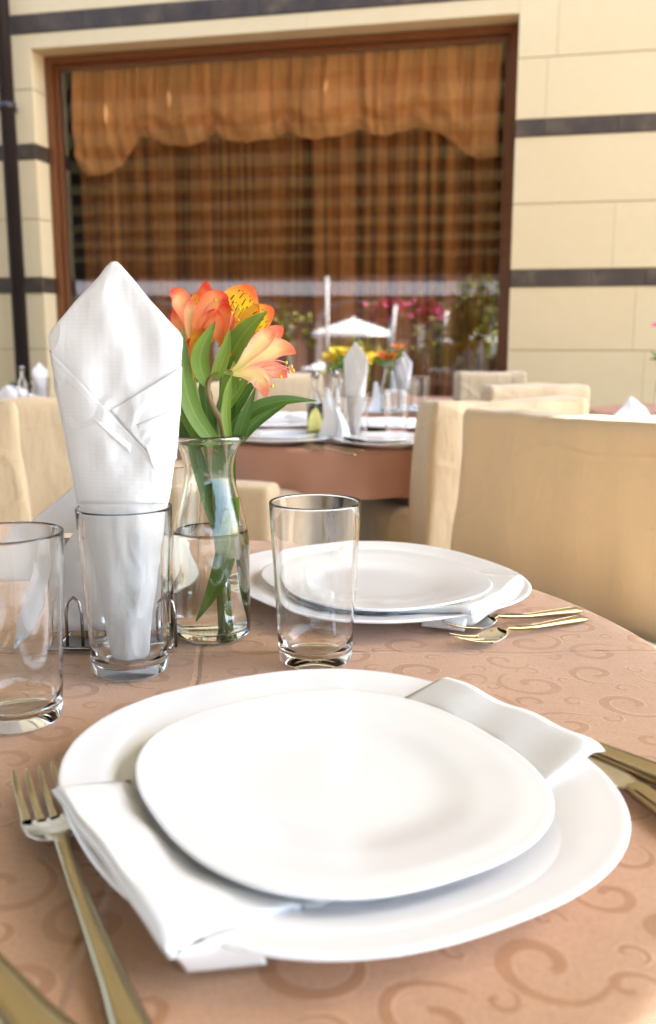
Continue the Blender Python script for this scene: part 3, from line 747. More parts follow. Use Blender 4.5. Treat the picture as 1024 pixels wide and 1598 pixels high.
def lay(o, tip, dirn, L, z_=TZ+.001):
    """put the head end at tip with the handle pointing along dirn"""
    d_ = Vector(dirn).normalized(); base_ = Vector(tip)+d_*L
    o.location = (base_.x, base_.y, z_); o.rotation_euler = (0, 0, math.atan2(-d_.y, -d_.x)-PI/2); return o
fk = make_fork(); fk['label'] = 'fork with gilt handle and four tines pointing away, left of the nearest plate'
a_ = pz(52, 1213, TZ+.008); b_ = pz(200, 1598, TZ+.002)
lay(fk, a_.xy, (b_-a_).xy, .218); fk.scale = (1.0, 1.105, 1.1)
def handle_only(label, px0, py0, px1, py1, L=.20): pass
fk2 = copy_tree(fk); fk2.scale.x = 1.7; fk2['label'] = 'gilt cutlery handle cut off by the lower left corner of the photo'
dd = (b_-a_).xy.normalized(); qa, qb = pz(-55, 1480, TZ+.002), pz(45, 1598, TZ+.002); dd = (qb-qa).xy.normalized(); lay(fk2, Vector(qa.xy)-dd*.125, dd, .218)
fs = make_fork(.165)
fs['label'] = 'small fork lying right of the second plate, the one further from the viewer'
a_ = pz(690, 986, TZ+.004); b_ = pz(906, 953, TZ+.002); lay(fs, a_.xy, (b_-a_).xy, (b_-a_).xy.length); s_ = (b_-a_).xy.length/.165; fs.scale = (s_*1.15, s_, s_*1.25)
f4 = copy_tree(fs); f4['label'] = 'small fork lying right of the second plate, the one nearer to the viewer'
a_ = pz(704, 1011, TZ+.004); b_ = pz(913, 966, TZ+.002); lay(f4, a_.xy, (b_-a_).xy, (b_-a_).xy.length)
kn = make_knife(); kn['label'] = 'table knife with gilt handle at the right edge, its tip showing behind the nearest plate'
a_ = pz(628, 1058, TZ+.004); b_ = pz(985, 1199, TZ+.003); lay(kn, a_.xy, (b_-a_).xy, .212)
f5 = copy_tree(kn); f5['label'] = 'second gilt knife handle at the right edge, just below the longer knife'
a_ = pz(966, 1220, TZ+.003); b_ = pz(1024, 1259, TZ+.003); dd = (b_-a_).xy.normalized(); lay(f5, Vector(a_.xy)-dd*.066, dd, .148); f5.scale = (1.15, .7, 1)

# ---- glass tumbler
def make_tumbler(H=.122, Rt=.034, Rb=.0275, label='', loc=(0, 0, 0)):
    wl = .0017
    outer = [(0, .0006), (Rb-.006, .0004), (Rb-.002, .0), (Rb, .002), (Rb+.0006, .012)]
    outer += [(Rb+.0006+(Rt-Rb-.0006)*q, .012+(H-.012-.002)*q) for q in (.1, .25, .4, .55, .7, .85, 1)]
    outer += [(Rt-.0001, H-.0006), (Rt-.0008, H)]
    inner = [(Rt-wl, H-.0006), (Rt-wl-.0002, H-.002)]
    inner += [(Rb+.0006+(Rt-Rb-.0006)*q-wl, .012+(H-.012-.002)*q) for q in (.85, .7, .55, .4, .25, .1, .03)]
    inner += [(Rb-wl-.0025, .0095), (Rb-.009, .0072), (Rb-.016, .0064), (0, .0062)]
    o = MB().lathe(outer+inner, 96).build('tumbler', M['glass'], recalc=True); o.location = loc
    return meta(o, label, 'glass', 'clear glass tumblers')
G3 = make_tumbler(label='empty clear glass tumbler standing between the two plates', loc=(-.0095, .674, TZ+.0015))
def cpg(loc, label, sc_=1): c_ = spawn(G3, loc, 0, label, scale=sc_); return c_
G2p = Vector((-.1455, .652, TZ+.0015)); G1p = Vector((-.1985, .562, TZ+.0015))
cpg(G2p, 'clear tumbler holding the tall folded white napkin, in front of the napkin holder')
cpg(G1p, 'clear empty tumbler cut off by the left edge of the photo')
cpg(Vector((-.157, .885, TZ+.0015)), 'clear tumbler mostly hidden between the tall napkin and the flower vase')

# ---- vase with water
vloc = Vector((-.0950, .736, TZ+.0015))
def smooth_prof(pts, n=6):
    out = []
    for i in range(len(pts)-1):
        p0 = pts[max(i-1, 0)]; p1 = pts[i]; p2 = pts[i+1]; p3 = pts[min(i+2, len(pts)-1)]
        for k in range(n):
            q = k/n
            out.append(tuple(.5*((2*p1[j])+(-p0[j]+p2[j])*q+(2*p0[j]-5*p1[j]+4*p2[j]-p3[j])*q*q+(-p0[j]+3*p1[j]-3*p2[j]+p3[j])*q**3) for j in (0, 1)))
    return out+[pts[-1]]
vo = smooth_prof([(.0290, .0015), (.0312, .006), (.0312, .03), (.0312, .07), (.0298, .088), (.0262, .105), (.0218, .122), (.0198, .136), (.0222, .150), (.0268, .1595)], 5)
vrim = [(.0292, .1602), (.0308, .1618), (.0310, .1636), (.0300, .1650), (.0284, .1652), (.0268, .164)]
vi = [(r_-.0019, z_) for r_, z_ in vo if z_ > .006][::-1]
vase_prof = [(0, .0012), (.020, .001), (.027, .0)] + vo + vrim + [(.0255, .161)] + vi + [(.0265, .0065), (.020, .0052), (0, .0058)]
vase = MB().lathe(vase_prof, 96).build('vase', M['vase_glass'], recalc=True); vase.location = vloc
meta(vase, 'clear carafe shaped glass vase half filled with water, holding the alstroemerias', 'vase', 'glass flower vases')
WL = .088
wp = [(0, .0056), (.020, .0050), (.0266, .0063)] + [(r_-.0017, z_) for r_, z_ in vo if .007 < z_ < WL] + [(.0283, WL), (.0276, WL-.0008), (.024, WL-.001), (0, WL-.001)]
wt = MB().lathe(wp, 96).build('water_fill', M['water'], recalc=True); wt.location = vloc
meta(wt, 'clear water filling the lower half of the nearest vase', 'water')

# ================================================================== TALL NAPKIN IN THE GLASS
def row_interp(tab, y):
    if y <= tab[0][0]: return tab[0][1:]
    for a, b in zip(tab, tab[1:]):
        if y <= b[0]:
            q = (y-a[0])/(b[0]-a[0]); return tuple(a[j]+(b[j]-a[j])*q for j in range(1, len(a)))
    return tab[-1][1:]
# py, left px, right px, half depth (m)
TN = [(408, 174, 182, .0015), (415, 166, 190, .002), (430, 155, 203, .003), (470, 118, 237, .0035), (505, 88, 268, .005), (517, 78, 280, .0055), (528, 74, 285, .006), (545, 78, 284, .007), (575, 82, 283, .009), (600, 84, 282, .011), (640, 92, 279, .014), (680, 100, 277, .017), (720, 108, 273, .020), (760, 116, 268, .021), (790, 124, 261, .020), (830, 131, 256, .019), (880, 145, 249, .016), (930, 155, 242, .014), (960, 162, 238, .012), (1000, 169, 235, .010), (1025, 173, 233, .010), (1040, 176, 230, .009)]
NY = .652
def tn_pos(px, py, off=0, side=-1):
    l_, r_, dp = row_interp(TN, py); c_ = (l_+r_)/2; h_ = (r_-l_)/2
    s_ = max(-1, min(1, (px-c_)/h_))
    y = side*dp*(1-abs(s_)**2.2)**.6
    crease = .0016*math.sin(px*.035+py*.012)+.0010*math.sin(px*.08-py*.03)+.004*(abs(noise.noise(Vector((px*.018, py*.011, 3.3))))-.2)+.0016*abs(noise.noise(Vector((px*.05+py*.03, py*.03, 9.1))))
    if py > 800: crease += .004*abs(noise.noise(Vector((px*.05, py*.016, 5.5))))+.003*math.sin(px*.11+py*.02)*min(1, (py-800)/100)
    p_ = at(px, py, NY)
    zf = min(1, max(0, (p_.z-TZ-.11)/.05))
    y += crease*(1-s_*s_)*(.55+.45*zf)
    q = at(px, py, NY+.004+y+side*off*(1 if True else 0))
    return q
nk = thing('standing_napkin', G2p, 'tall white paper napkin folded to a point, standing in the foreground tumbler', 'napkin', 'napkins standing in glasses')
def nkbuild(m, name, solid=0, **kw):
    m.v = [tuple(Vector(p)-Vector(G2p)) for p in m.v]; return m.build(name, M['paper'], nk, solid=solid, **kw)
ys = [408+(1040-408)*i/90 for i in range(91)]
def tn(s, t_):
    py_ = ys[round(t_*90)]; l_, r_, dp = row_interp(TN, py_); wob = 1.2*math.sin(py_*.05)+.8*math.sin(py_*.13+1)
    a = 2*PI*s; c_ = math.cos(a); side = -1 if math.sin(a) <= 0 else 1
    px_ = (l_+r_)/2 + (r_-l_)/2*c_*.999
    p_ = tn_pos(px_, py_, 0, side); return p_ + Vector(((wob*.0002 if c_ > .9 or c_ < -.9 else 0), 0, 0))
body = nkbuild(MB().grid(tn, 72, 90, wrap=True), 'napkin_body', recalc=True)
def flap(corners, off0, off1, name, n=26, th=.0005):
    a, b, c_, d_ = [Vector((*p, 0)) for p in corners]
    def fn(s, t_):
        p = a.lerp(b, s).lerp(d_.lerp(c_, s), t_)
        e = min(s, 1-s, t_)*6
        off = off0+(off1-off0)*s
        return tn_pos(p.x, p.y, off + .0008*math.sin(s*5+t_*4), -1)
    return nkbuild(MB().grid(fn, n, n), name, solid=th)
flap([(77, 546), (236, 712), (262, 786), (121, 786)], .0018, .0026, 'front_fold')
flap([(284, 572), (282, 648), (226, 700), (172, 640)], .0013, .0013, 'side_fold')
flap([(282, 636), (276, 716), (243, 742), (214, 662)], .0022, .0022, 'side_fold')
flap([(80, 562), (205, 694), (203, 706), (86, 600)], .0020, .0024, 'rolled_edge', th=.0006)

# ================================================================== NAPKIN HOLDER
hb = Vector((-.172, .718, TZ+.0015))
HL = thing('napkin_holder', hb, 'chrome wire napkin holder behind the tumbler with the tall napkin', 'napkin holder')
def loc_(p): return Vector(p)-hb
for yo in (-.028, .028):
    for xa in (-.030, .042):
        # rounded wire loops
        pts = []
        for i in range(17):
            a = PI*i/16; pts.append((xa+.004*math.cos(a) if False else xa, yo, 0))
        x0 = xa
        arc = [(x0, yo, .004), (x0, yo, .03), (x0+.0015, yo, .040), (x0+.006, yo, .044), (x0+.0105, yo, .040), (x0+.012, yo, .03), (x0+.012, yo, .004)]
        MB().tube(arc, .0013, 8).build('wire_loop', M['chrome'], HL)
mh = MB(); mh.box((.006, 0, .003), (.086, .060, .0025)); mh.build('base_plate', M['chrome'], HL, smooth=False, bevel=.0008)
mh = MB(); mh.tube([(-.038, -.031, .004), (.050, -.031, .004), (.050, .031, .004), (-.038, .031, .004), (-.038, -.031, .004)], .0014, 8); mh.build('rim_wire', M['chrome'], HL)
mh = MB(); mh.box((-.030, .012, .052), (.030, .0016, .060)); mh.box((.030, .012, .052), (.022, .0016, .060)); mh.build('back_plate', M['chrome'], HL, smooth=False, bevel=.0005)
def paper_sheet(poly, Y0, tilt, label, seed, th=.003):
    """convex polygon in survey coordinates standing near depth Y0"""
    c_ = Vector((sum(p[0] for p in poly)/len(poly), sum(p[1] for p in poly)/len(poly)))
    n = len(poly); r = random.Random(seed); ph = r.uniform(0, 6)
    def P(px, py, o_=0):
        y = Y0+tilt*(py-900)/1000+.003*math.sin(px*.03+ph)+.002*math.sin(py*.04+ph)+o_
        p_ = at(px, py, y)
        if p_.z < TZ+.003: p_ = pz(px, py, TZ+.003)+Vector((0, o_, 0))
        return p_
    def fn(s, t_):
        i = s*n; k = int(i) % n; q = i-int(i)
        a = Vector(poly[k]).lerp(Vector(poly[(k+1) % n]), q)
        if t_ < 1: p = c_.lerp(a, min(1, t_*1.0)); side = -1
        else: p = a; side = 0
        return P(p.x, p.y, side*0)
    m = MB().grid(fn, n*8, 10, wrap=True)
    m.v = [tuple(Vector(v_)) for v_ in m.v]
    o = m.build('paper_napkin', M['paper'], solid=th)
    return meta(o, label, 'napkin', 'paper napkins in the chrome holder')
paper_sheet([(118, 756), (196, 712), (214, 760), (200, 830), (60, 832), (58, 905), (-30, 905), (-25, 875)], .742, 0, 'white paper napkin in the chrome holder, rearmost, rising to a corner behind the leftmost tumbler', 1)
paper_sheet([(98, 858), (122, 822), (205, 770), (262, 800), (262, 982), (94, 984)], .722, -.02, 'white paper napkin in the chrome holder, middle sheet behind the filled tumbler', 2)
paper_sheet([(22, 1010), (30, 965), (58, 890), (84, 850), (100, 842), (99, 880), (80, 945), (48, 996)], .708, 0, 'white paper napkin drooping from the chrome holder with its corner on the tablecloth', 3)

# ================================================================== ALSTROEMERIA STEMS
VY = .736
def blade(P0, P1, P2, wd, face=Vector((0, -1, .15)), cup=.15, kind='leaf', ns=22, nw=8, twist=0, ruff=0, P15=None):
    P0, P1, P2 = Vector(P0), Vector(P1), Vector(P2)
    def C(t_):
        if P15 is None: return P0*(1-t_)**2+P1*2*t_*(1-t_)+P2*t_*t_
        return P0*(1-t_)**3+P1*3*t_*(1-t_)**2+P15*3*t_*t_*(1-t_)+P2*t_**3
    def prof(t_):
        if kind == 'leaf': return max(.03, (math.sin(PI*min(1, t_*.93+.07)**.75))**.8)
        if kind == 'strap': return max(.04, (1-(2*abs(t_-.42)/1.16)**2.6)) if t_ < 1 else .04
        if kind == 'petal': return max(.05, .16+.95*math.sin(PI*min(1, t_)**1.55)**.9) if t_ < .985 else .06
        if kind == 'spat': return max(.06, .14+.86*math.exp(-((t_-.68)/.24)**2)) * (1 if t_ < .93 else max(.15, (1-t_)/.07)**.5)
    def fn(s, t_):
        c_ = C(t_); e = .01; T = (C(min(1, t_+e))-C(max(0, t_-e))).normalized()
        fv = face
        S_ = T.cross(fv).normalized(); N_ = S_.cross(T).normalized()
        if twist: rm_ = Matrix.Rotation(twist*t_, 3, T); S_ = rm_ @ S_; N_ = rm_ @ N_
        x = s*2-1; hw = wd/2*prof(t_)
        p = c_ + S_*x*hw - N_*cup*wd*(1-x*x)*prof(t_) + N_*ruff*math.sin(t_*14+x*3)*abs(x)
        return p
    return MB().grid(fn, nw, ns)
def W(px, py, dy=0): return at(px, py, VY+dy)
class Stem:
    def __init__(s, label):
        s.root = thing('alstroemeria_stem', vloc, label, 'flower stem', 'alstroemeria stems in vases')
    def put(s, m, name, mat, parent=None, local=True, **kw):
        m.v = [tuple(Vector(p)-Vector(vloc)) for p in m.v]
        return m.build(name, mat, parent or s.root, **kw)
    def stem(s, pts, r0, mat, name='stalk'):
        pts = [Vector(p) for p in pts]; pts = [Vector(p) for p in catmull(pts, 8)]
        return s.put(MB().tube(pts, [r0*(1-.25*i/len(pts)) for i in range(len(pts))], 10), name, mat)
def catmull(p, n=8):
    out = []
    for i in range(len(p)-1):
        a, b, c_, d_ = p[max(i-1, 0)], p[i], p[i+1], p[min(i+2, len(p)-1)]
        for k in range(n):
            q = k/n; out.append(.5*((2*b)+(c_-a)*q+(2*a-5*b+4*c_-d_)*q*q+(3*b-3*c_+d_-a)*q**3))
    return out+[p[-1]]
PX = .00051   # metres per survey pixel at the vase
def flower_root(st, pts, r_):
    return st.stem(pts, r_, M['leaf_lime'], 'flower')
def stamens(st, parent, base, tips, mat='petal_peach'):
    for i, tp in enumerate(tips):
        b_ = Vector(base); t_ = Vector(tp); mid = (b_+t_)/2+Vector((0, -.002, .004 if i % 2 else -.002))
        st.put(MB().tube(catmull([b_, mid, t_], 5), .00045, 6), 'stamen', M[mat], parent)
        m = MB(); 
        m.lathe([(0, -.0017), (.0009, -.001), (.0011, 0), (.0009, .001), (0, .0017)], 8, c=t_)
        st.put(m, 'anther', M['anther'], parent)
# -- stem 1: orange blooms, left
s1 = Stem('alstroemeria stem with upright deep orange blooms, leftmost in the nearest vase')
s1.stem([W(352, 1000, .004), W(343, 905, -.003), W(330, 780, .0), W(322, 700, .002), W(312, 640, .0), W(302, 590, .003)], .0022, M['stem'])
fl1 = flower_root(s1, [W(302, 592, .003), W(297, 565, .002), W(296, 545, .002)], .0016)
B = W(298, 548, .004)
def pet(st, par, m, mat): st.put(m, 'petal', M[mat], par)
pet(s1, fl1, blade(B+Vector((0, .006, 0)), W(318, 500, .014), W(322, 438, .010), .0155, cup=.26, kind='petal', ruff=.0008), 'petal_orange')
pet(s1, fl1, blade(B, W(300, 500, .0), W(312, 452, -.004), .0125, cup=.25, kind='petal', ruff=.0004), 'petal_yellow')
pet(s1, fl1, blade(B, W(298, 495, -.004), W(264, 458, -.010), .0145, face=Vector((.3, -1, .1)), cup=.22, kind='petal', P15=W(285, 455, -.008), ruff=.0006), 'petal_orange')
pet(s1, fl1, blade(B+Vector((0, -.004, 0)), W(310, 500, -.014), W(357, 466, -.020), .0150, face=Vector((-.25, -1, .2)), cup=.25, kind='petal', P15=W(322, 455, -.018), ruff=.0006), 'petal_orange')
pet(s1, fl1, blade(B+Vector((0, .008, 0)), W(290, 515, .012), W(264, 488, .014), .013, cup=.2, kind='petal'), 'petal_red')
pet(s1, fl1, blade(W(306, 575, -.004), W(310, 545, -.012), W(318, 512, -.012), .015, cup=.2, kind='petal'), 'petal_throat')
pet(s1, fl1, blade(W(300, 600, -.001), W(298, 560, -.006), W(296, 528, -.006), .011, cup=.25, kind='petal'), 'petal_orange')
pet(s1, fl1, blade(W(310, 560, .010), W(336, 500, .012), W(352, 462, .010), .017, cup=.2, kind='petal'), 'petal_orange')
pet(s1, fl1, blade(B+Vector((0, .002, 0)), W(284, 520, .0), W(272, 478, .004), .012, cup=.2, kind='petal'), 'petal_orange')
pet(s1, fl1, blade(B+Vector((0, -.006, 0)), W(318, 520, -.016), W(334, 482, -.016), .013, face=Vector((-.3, -1, .1)), cup=.3, kind='petal', ruff=.0006), 'petal_orange')
pet(s1, fl1, blade(B+Vector((0, -.002, 0)), W(296, 500, -.008), W(300, 466, -.010), .010, cup=.3, kind='petal', ruff=.0005), 'petal_cream')
stamens(s1, fl1, W(305, 520, -.004), [W(330, 462, -.012), W(336, 468, -.014)])
# -- stem 2: open yellow bloom
s2 = Stem('alstroemeria stem with the open yellow striped bloom, middle of the nearest vase')
s2.stem([W(342, 985, .012), W(338, 880, .006), W(336, 760, .004), W(340, 690, .006), W(345, 620, .008), W(346, 585, .010)], .0022, M['stem'])
fl2 = flower_root(s2, [W(346, 587, .010), W(345, 560, .012), W(346, 545, .012)], .0016)
B = W(348, 545, .012)
pet(s2, fl2, blade(B, W(362, 500, .018), W(396, 448, -.002), .034, face=Vector((-.1, -1, .25)), cup=.14, kind='petal', ruff=.0006), 'petal_yellow')
pet(s2, fl2, blade(B, W(378, 520, .012), W(428, 484, -.014), .029, face=Vector((-.2, -1, .4)), cup=.15, kind='petal', ruff=.0006), 'petal_yellow')
pet(s2, fl2, blade(B, W(346, 510, .006), W(354, 472, .0), .016, face=Vector((0, -1, .1)), cup=.25, kind='petal'), 'petal_orange')
pet(s2, fl2, blade(B, W(335, 510, -.004), W(334, 480, -.006), .013, cup=.25, kind='petal'), 'petal_orange')
pet(s2, fl2, blade(B, W(365, 540, -.006), W(378, 514, -.006), .012, face=Vector((0, -1, .6)), cup=.2, kind='petal'), 'petal_red')
pet(s2, fl2, blade(B, W(352, 560, -.004), W(352, 535, -.006), .014, face=Vector((0, -1, .6)), cup=.2, kind='spat'), 'petal_throat')
pet(s2, fl2, blade(B, W(378, 545, .018), W(412, 512, .014), .016, cup=.2, kind='petal'), 'petal_peach')
stamens(s2, fl2, W(352, 535, .004), [W(366, 478, -.004), W(374, 482, -.006), W(362, 488, -.006), W(372, 500, -.006)])
# -- stem 3: peach bloom leaning right
s3 = Stem('alstroemeria stem with the peach and cream bloom leaning right, in the nearest vase')
s3.stem([W(378, 985, .006), W(368, 880, .006), W(352, 760, .0), W(350, 690, -.004), W(343, 655, -.008), W(333, 635, -.010), W(325, 612, -.012), W(328, 592, -.012), W(345, 580, -.012), W(362, 582, -.012)], .0025, M['stem_brown'])
fl3 = flower_root(s3, [W(345, 581, -.012), W(354, 581, -.012), W(364, 583, -.012)], .0022)
B = W(358, 583, -.012)
up = Vector((0, -1, .3))
pet(s3, fl3, blade(B, W(390, 560, -.018), W(432, 518, -.012), .013, face=Vector((-.4, -1, -.1)), cup=.25, kind='petal', P15=W(408, 520, -.014), ruff=.0006), 'petal_cream')
pet(s3, fl3, blade(B, W(395, 570, -.006), W(462, 551, .0), .0165, face=Vector((-.2, -1, .5)), cup=.16, kind='petal', P15=W(420, 525, .004), ruff=.0008), 'petal_cream')
pet(s3, fl3, blade(B, W(392, 585, -.022), W(414, 620, -.020), .0145, face=Vector((-.2, -1, -.2)), cup=.22, kind='petal', P15=W(410, 575, -.024), ruff=.0008), 'petal_cream')
pet(s3, fl3, blade(B, W(385, 550, .008), W(420, 505, .004), .0175, face=Vector((0, -1, .1)), cup=.18, kind='petal', P15=W(395, 505, .006), ruff=.0012), 'petal_cream')
pet(s3, fl3, blade(B, W(385, 555, .012), W(443, 512, .012), .015, face=up, cup=.18, kind='petal', P15=W(425, 520, .012)), 'petal_peach')
pet(s3, fl3, blade(B, W(390, 590, -.012), W(448, 590, -.006), .014, face=Vector((0, -1, .5)), cup=.22, kind='petal', P15=W(425, 560, -.010)), 'petal_peach')
pet(s3, fl3, blade(W(382, 560, .004), W(388, 540, .0), W(386, 512, .0), .018, face=up, cup=.2, kind='petal'), 'petal_peach')
stamens(s3, fl3, W(405, 575, -.016), [W(455, 572, -.014), W(452, 580, -.016), W(438, 588, -.018), W(447, 566, -.010), W(425, 602, -.02), W(458, 578, -.012)])
def lf(st, m, mat='leaf'): st.put(m, 'leaf', M[mat])
# leaves
lf(s1, blade(W(345, 700, -.008), W(285, 640, -.016), W(286, 512, -.012), 0.0143, face=Vector((.25, -1, .1)), cup=.12, kind='strap', P15=W(283, 590, -.02)), 'leaf')
lf(s1, blade(W(325, 600, -.012), W(300, 560, -.02), W(337, 500, -.016), 0.0143, face=Vector((.2, -1, .1)), cup=.16, P15=W(316, 540, -.02)), 'leaf')
lf(s1, blade(W(300, 700, .002), W(285, 640, .006), W(262, 580, .008), 0.0098, cup=.1, kind='strap'), 'leaf_dark')
lf(s1, blade(W(318, 690, .01), W(280, 680, .014), W(272, 625, .012), 0.0164, cup=.1), 'leaf_dark')
lf(s1, blade(W(310, 700, .0), W(300, 655, .0), W(250, 615, .004), 0.0066, cup=.1, kind='strap'), 'leaf')
lf(s2, blade(W(333, 592, -.014), W(352, 560, -.02), W(358, 512, -.014), 0.0115, face=Vector((-.3, -1, .1)), cup=.2), 'leaf_lime')
lf(s2, blade(W(355, 585, .002), W(362, 530, -.012), W(417, 486, -.016), 0.0176, face=Vector((-.1, -1, .35)), cup=.12, P15=W(385, 510, -.018)), 'leaf')
lf(s2, blade(W(348, 640, .006), W(368, 585, .0), W(362, 545, -.004), 0.0139, cup=.15), 'leaf')
lf(s2, blade(W(330, 690, .014), W(318, 630, .014), W(318, 575, .012), 0.0148, cup=.15), 'leaf_dark')
lf(s2, blade(W(345, 680, .012), W(352, 620, .012), W(372, 580, .014), 0.0156, cup=.15), 'leaf_dark')
lf(s3, blade(W(352, 700, .002), W(375, 640, .0), W(496, 626, .010), 0.0111, face=Vector((.1, -1, .45)), cup=.12, P15=W(410, 615, .0), kind='strap'), 'leaf_dark')
lf(s3, blade(W(374, 690, .006), W(392, 650, .006), W(452, 628, .012), 0.0103, face=Vector((.1, -1, .3)), cup=.12, kind='strap'), 'leaf_dark')
lf(s3, blade(W(370, 690, -.008), W(378, 660, -.012), W(399, 605, -.010), 0.0103, cup=.15), 'leaf_dark')
lf(s3, blade(W(358, 690, -.012), W(347, 630, -.018), W(362, 585, -.014), 0.0070, cup=.2, kind='strap'), 'leaf_lime')
lf(s3, blade(W(352, 640, .0), W(366, 610, .0), W(398, 578, .004), 0.0090, cup=.15), 'leaf')
lf(s3, blade(W(345, 670, .010), W(370, 625, .012), W(404, 588, .012), 0.0115, cup=.15), 'leaf_dark')
# leaves pressed through the neck and under water
lf(s1, blade(W(300, 690, -.008), W(318, 740, -.006), W(345, 860, -.004), 0.0119, face=Vector((.3, -1, 0)), cup=.15, kind='strap'), 'leaf_dark')
lf(s2, blade(W(340, 690, -.010), W(345, 760, -.010), W(342, 850, -.006), 0.0119, cup=.15, kind='strap'), 'leaf_dark')
lf(s2, blade(W(366, 775, -.012), W(352, 870, -.014), W(309, 968, -.014), 0.0164, face=Vector((-.2, -1, 0)), cup=.08, P15=W(345, 900, -.014)), 'leaf')
lf(s3, blade(W(362, 700, .004), W(352, 780, .0), W(375, 860, .008), 0.0098, cup=.15, kind='strap'), 'leaf_dark')
lf(s3, blade(W(362, 830, .008), W(368, 910, .006), W(382, 990, .004), 0.0094, cup=.15, kind='strap'), 'leaf')
s3.stem([W(349, 905, .006), W(351, 950, .006), W(356, 1000, .004)], .0011, M['stem'])

# ================================================================== FAR TABLE SETTINGS
def set_at(o, x, y, label, rz=0, sc_=1, dz=0): return spawn(o, (x, y, TZ+.0015+dz), rz, label, scale=sc_)
def cruet(x, y, h, r_, liquid, label, cap='chrome', lv=.55):
    t_ = thing('cruet_bottle', (x, y, TZ+.0015), label, 'bottle', 'oil and vinegar bottles')
    prof = [(0, .001), (r_*.9, 0), (r_, .004), (r_, h*.55), (r_*.8, h*.66), (r_*.38, h*.76), (r_*.36, h*.9), (r_*.42, h*.92)]
    inner = [(q-.0016, z_) for q, z_ in prof[::-1] if q > .003 and z_ > .003] + [(r_-.004, .004), (0, .004)]
    MB().lathe(prof+[(r_*.36, h*.925)]+inner, 32).build('bottle_glass', M['glass'], t_, recalc=True)
    if liquid: MB().lathe([(0, .0045), (r_-.0014, .0045), (r_-.0014, h*lv), (0, h*lv)], 32).build('liquid', M[liquid], t_, recalc=True)
    MB().lathe([(0, h*.9), (r_*.5, h*.9), (r_*.52, h*.96), (r_*.45, h), (0, h)], 24).build('cap', M[cap], t_)
    return t_
def pxy(px, py): p = pz(px, py, TZ); return p.x, p.y
# table 2
x, y = pxy(438, 690); set_at(dplate, x, y, 'white plate on the left front of the yellow flower table', RZ-.4, .92)
set_at(splate, x, y-.01, 'small white plate on the left front of the yellow flower table', RZ-.4, .9, .011)
x, y = pxy(603, 695); set_at(dplate, x, y, 'white plate on the right front of the yellow flower table', RZ-.2, .92)
set_at(splate, x, y-.01, 'small white plate on the right front of the yellow flower table', RZ, .9, .011)
x, y = pxy(440, 668); set_at(dplate, x, y, 'white plate at the back left of the yellow flower table', RZ, .85)
x, y = pxy(618, 670); set_at(dplate, x, y, 'white plate at the back right of the yellow flower table', RZ, .85)
def roll_napkin(x, y, rz, L, r_, label):
    m = MB()
    def fn(s, t_):
        a = 2*PI*s; rr_ = r_*(1+.12*math.sin(3*a+t_*4))*(1-.25*abs(2*t_-1)**3); return Vector(((t_-.5)*L, rr_*math.cos(a)*1.3, r_*.9+rr_*.85*math.sin(a)))
    m.grid(fn, 20, 14, wrap=True); m.f.append(tuple(range(20))[::-1]); m.m.append(0); m.f.append(tuple(14*20+i for i in range(20))); m.m.append(0)
    o = m.build('rolled_napkin', M['cotton']); o.location = (x, y, TZ+.012); o.rotation_euler = (0, 0, rz); return meta(o, label, 'napkin', 'rolled napkins on far plates')
x, y = pxy(432, 668); roll_napkin(x, y, .1, .085, .018, 'rolled cream napkin on the back left plate of the yellow flower table, the left one')
x, y = pxy(465, 668); roll_napkin(x, y, -.1, .085, .018, 'rolled cream napkin on the back left plate of the yellow flower table, the right one')
x, y = pxy(455, 690); roll_napkin(x, y, .25, .16, .009, 'flat white folded napkin on the left front plate of the yellow flower table')
x, y = pxy(590, 672); roll_napkin(x, y, -.05, .20, .013, 'white folded napkin on the back right plate of the yellow flower table')
x, y = pxy(492, 690); cruet(x, y, .165, .0195, 'oil', 'glass oil bottle half full of yellow oil on the yellow flower table')
x, y = pxy(523, 684); cruet(x, y, .165, .018, 'water', 'clear cruet bottle beside the tall napkin on the yellow flower table', lv=.3)
x, y = pxy(618, 682); set_at(G3, x, y, 'tumbler on the right side of the yellow flower table', 0, .95)
x, y = pxy(555, 692); g_ = set_at(G3, x, y, 'tumbler holding the tall napkin on the yellow flower table', 0, .9)
n2 = spawn(nk, (x, y, TZ+.003), 2.4, 'tall white napkin standing in a tumbler in front of the yellow flowers', scale=.80)
def triangle_napkin(x, y, w_, h_, rz, label, n=10):
    m = MB()
    def fn(s, t_):
        ww = w_*(1-t_*.92); return Vector(((s-.5)*ww+.008*math.sin(t_*4), -.012*math.cos((s-.5)*PI)*(1-t_)+.006*math.sin(s*7+t_*3), t_*h_))
    m.grid(fn, n, n); o = m.build('triangle_napkin', M['cotton'], solid=.003); o.location = (x, y, TZ+.004); o.rotation_euler = (0, 0, rz); return meta(o, label, 'napkin', 'napkins fanned in far holders')
x, y = pxy(514, 692); triangle_napkin(x, y, .07, .125, .3, 'pointed white napkin between the two cruet bottles')
x, y = pxy(500, 676); triangle_napkin(x, y, .09, .10, -.4, 'cream pointed napkin behind the oil bottle')
x, y = pxy(530, 694); triangle_napkin(x, y, .04, .085, -.2, 'small pointed napkin just left of the tall napkin on the yellow flower table')
for i, (px_, py_) in enumerate(((556, 712), (568, 706))):
    c_ = copy_tree(fs); xx, yy = pxy(px_, py_); c_.location = (xx, yy, TZ+.001); c_.rotation_euler = (0, 0, .9+.1*i)
    c_['label'] = ('fork on the front edge of the yellow flower table, the nearer one', 'fork on the front edge of the yellow flower table, the further one')[i]
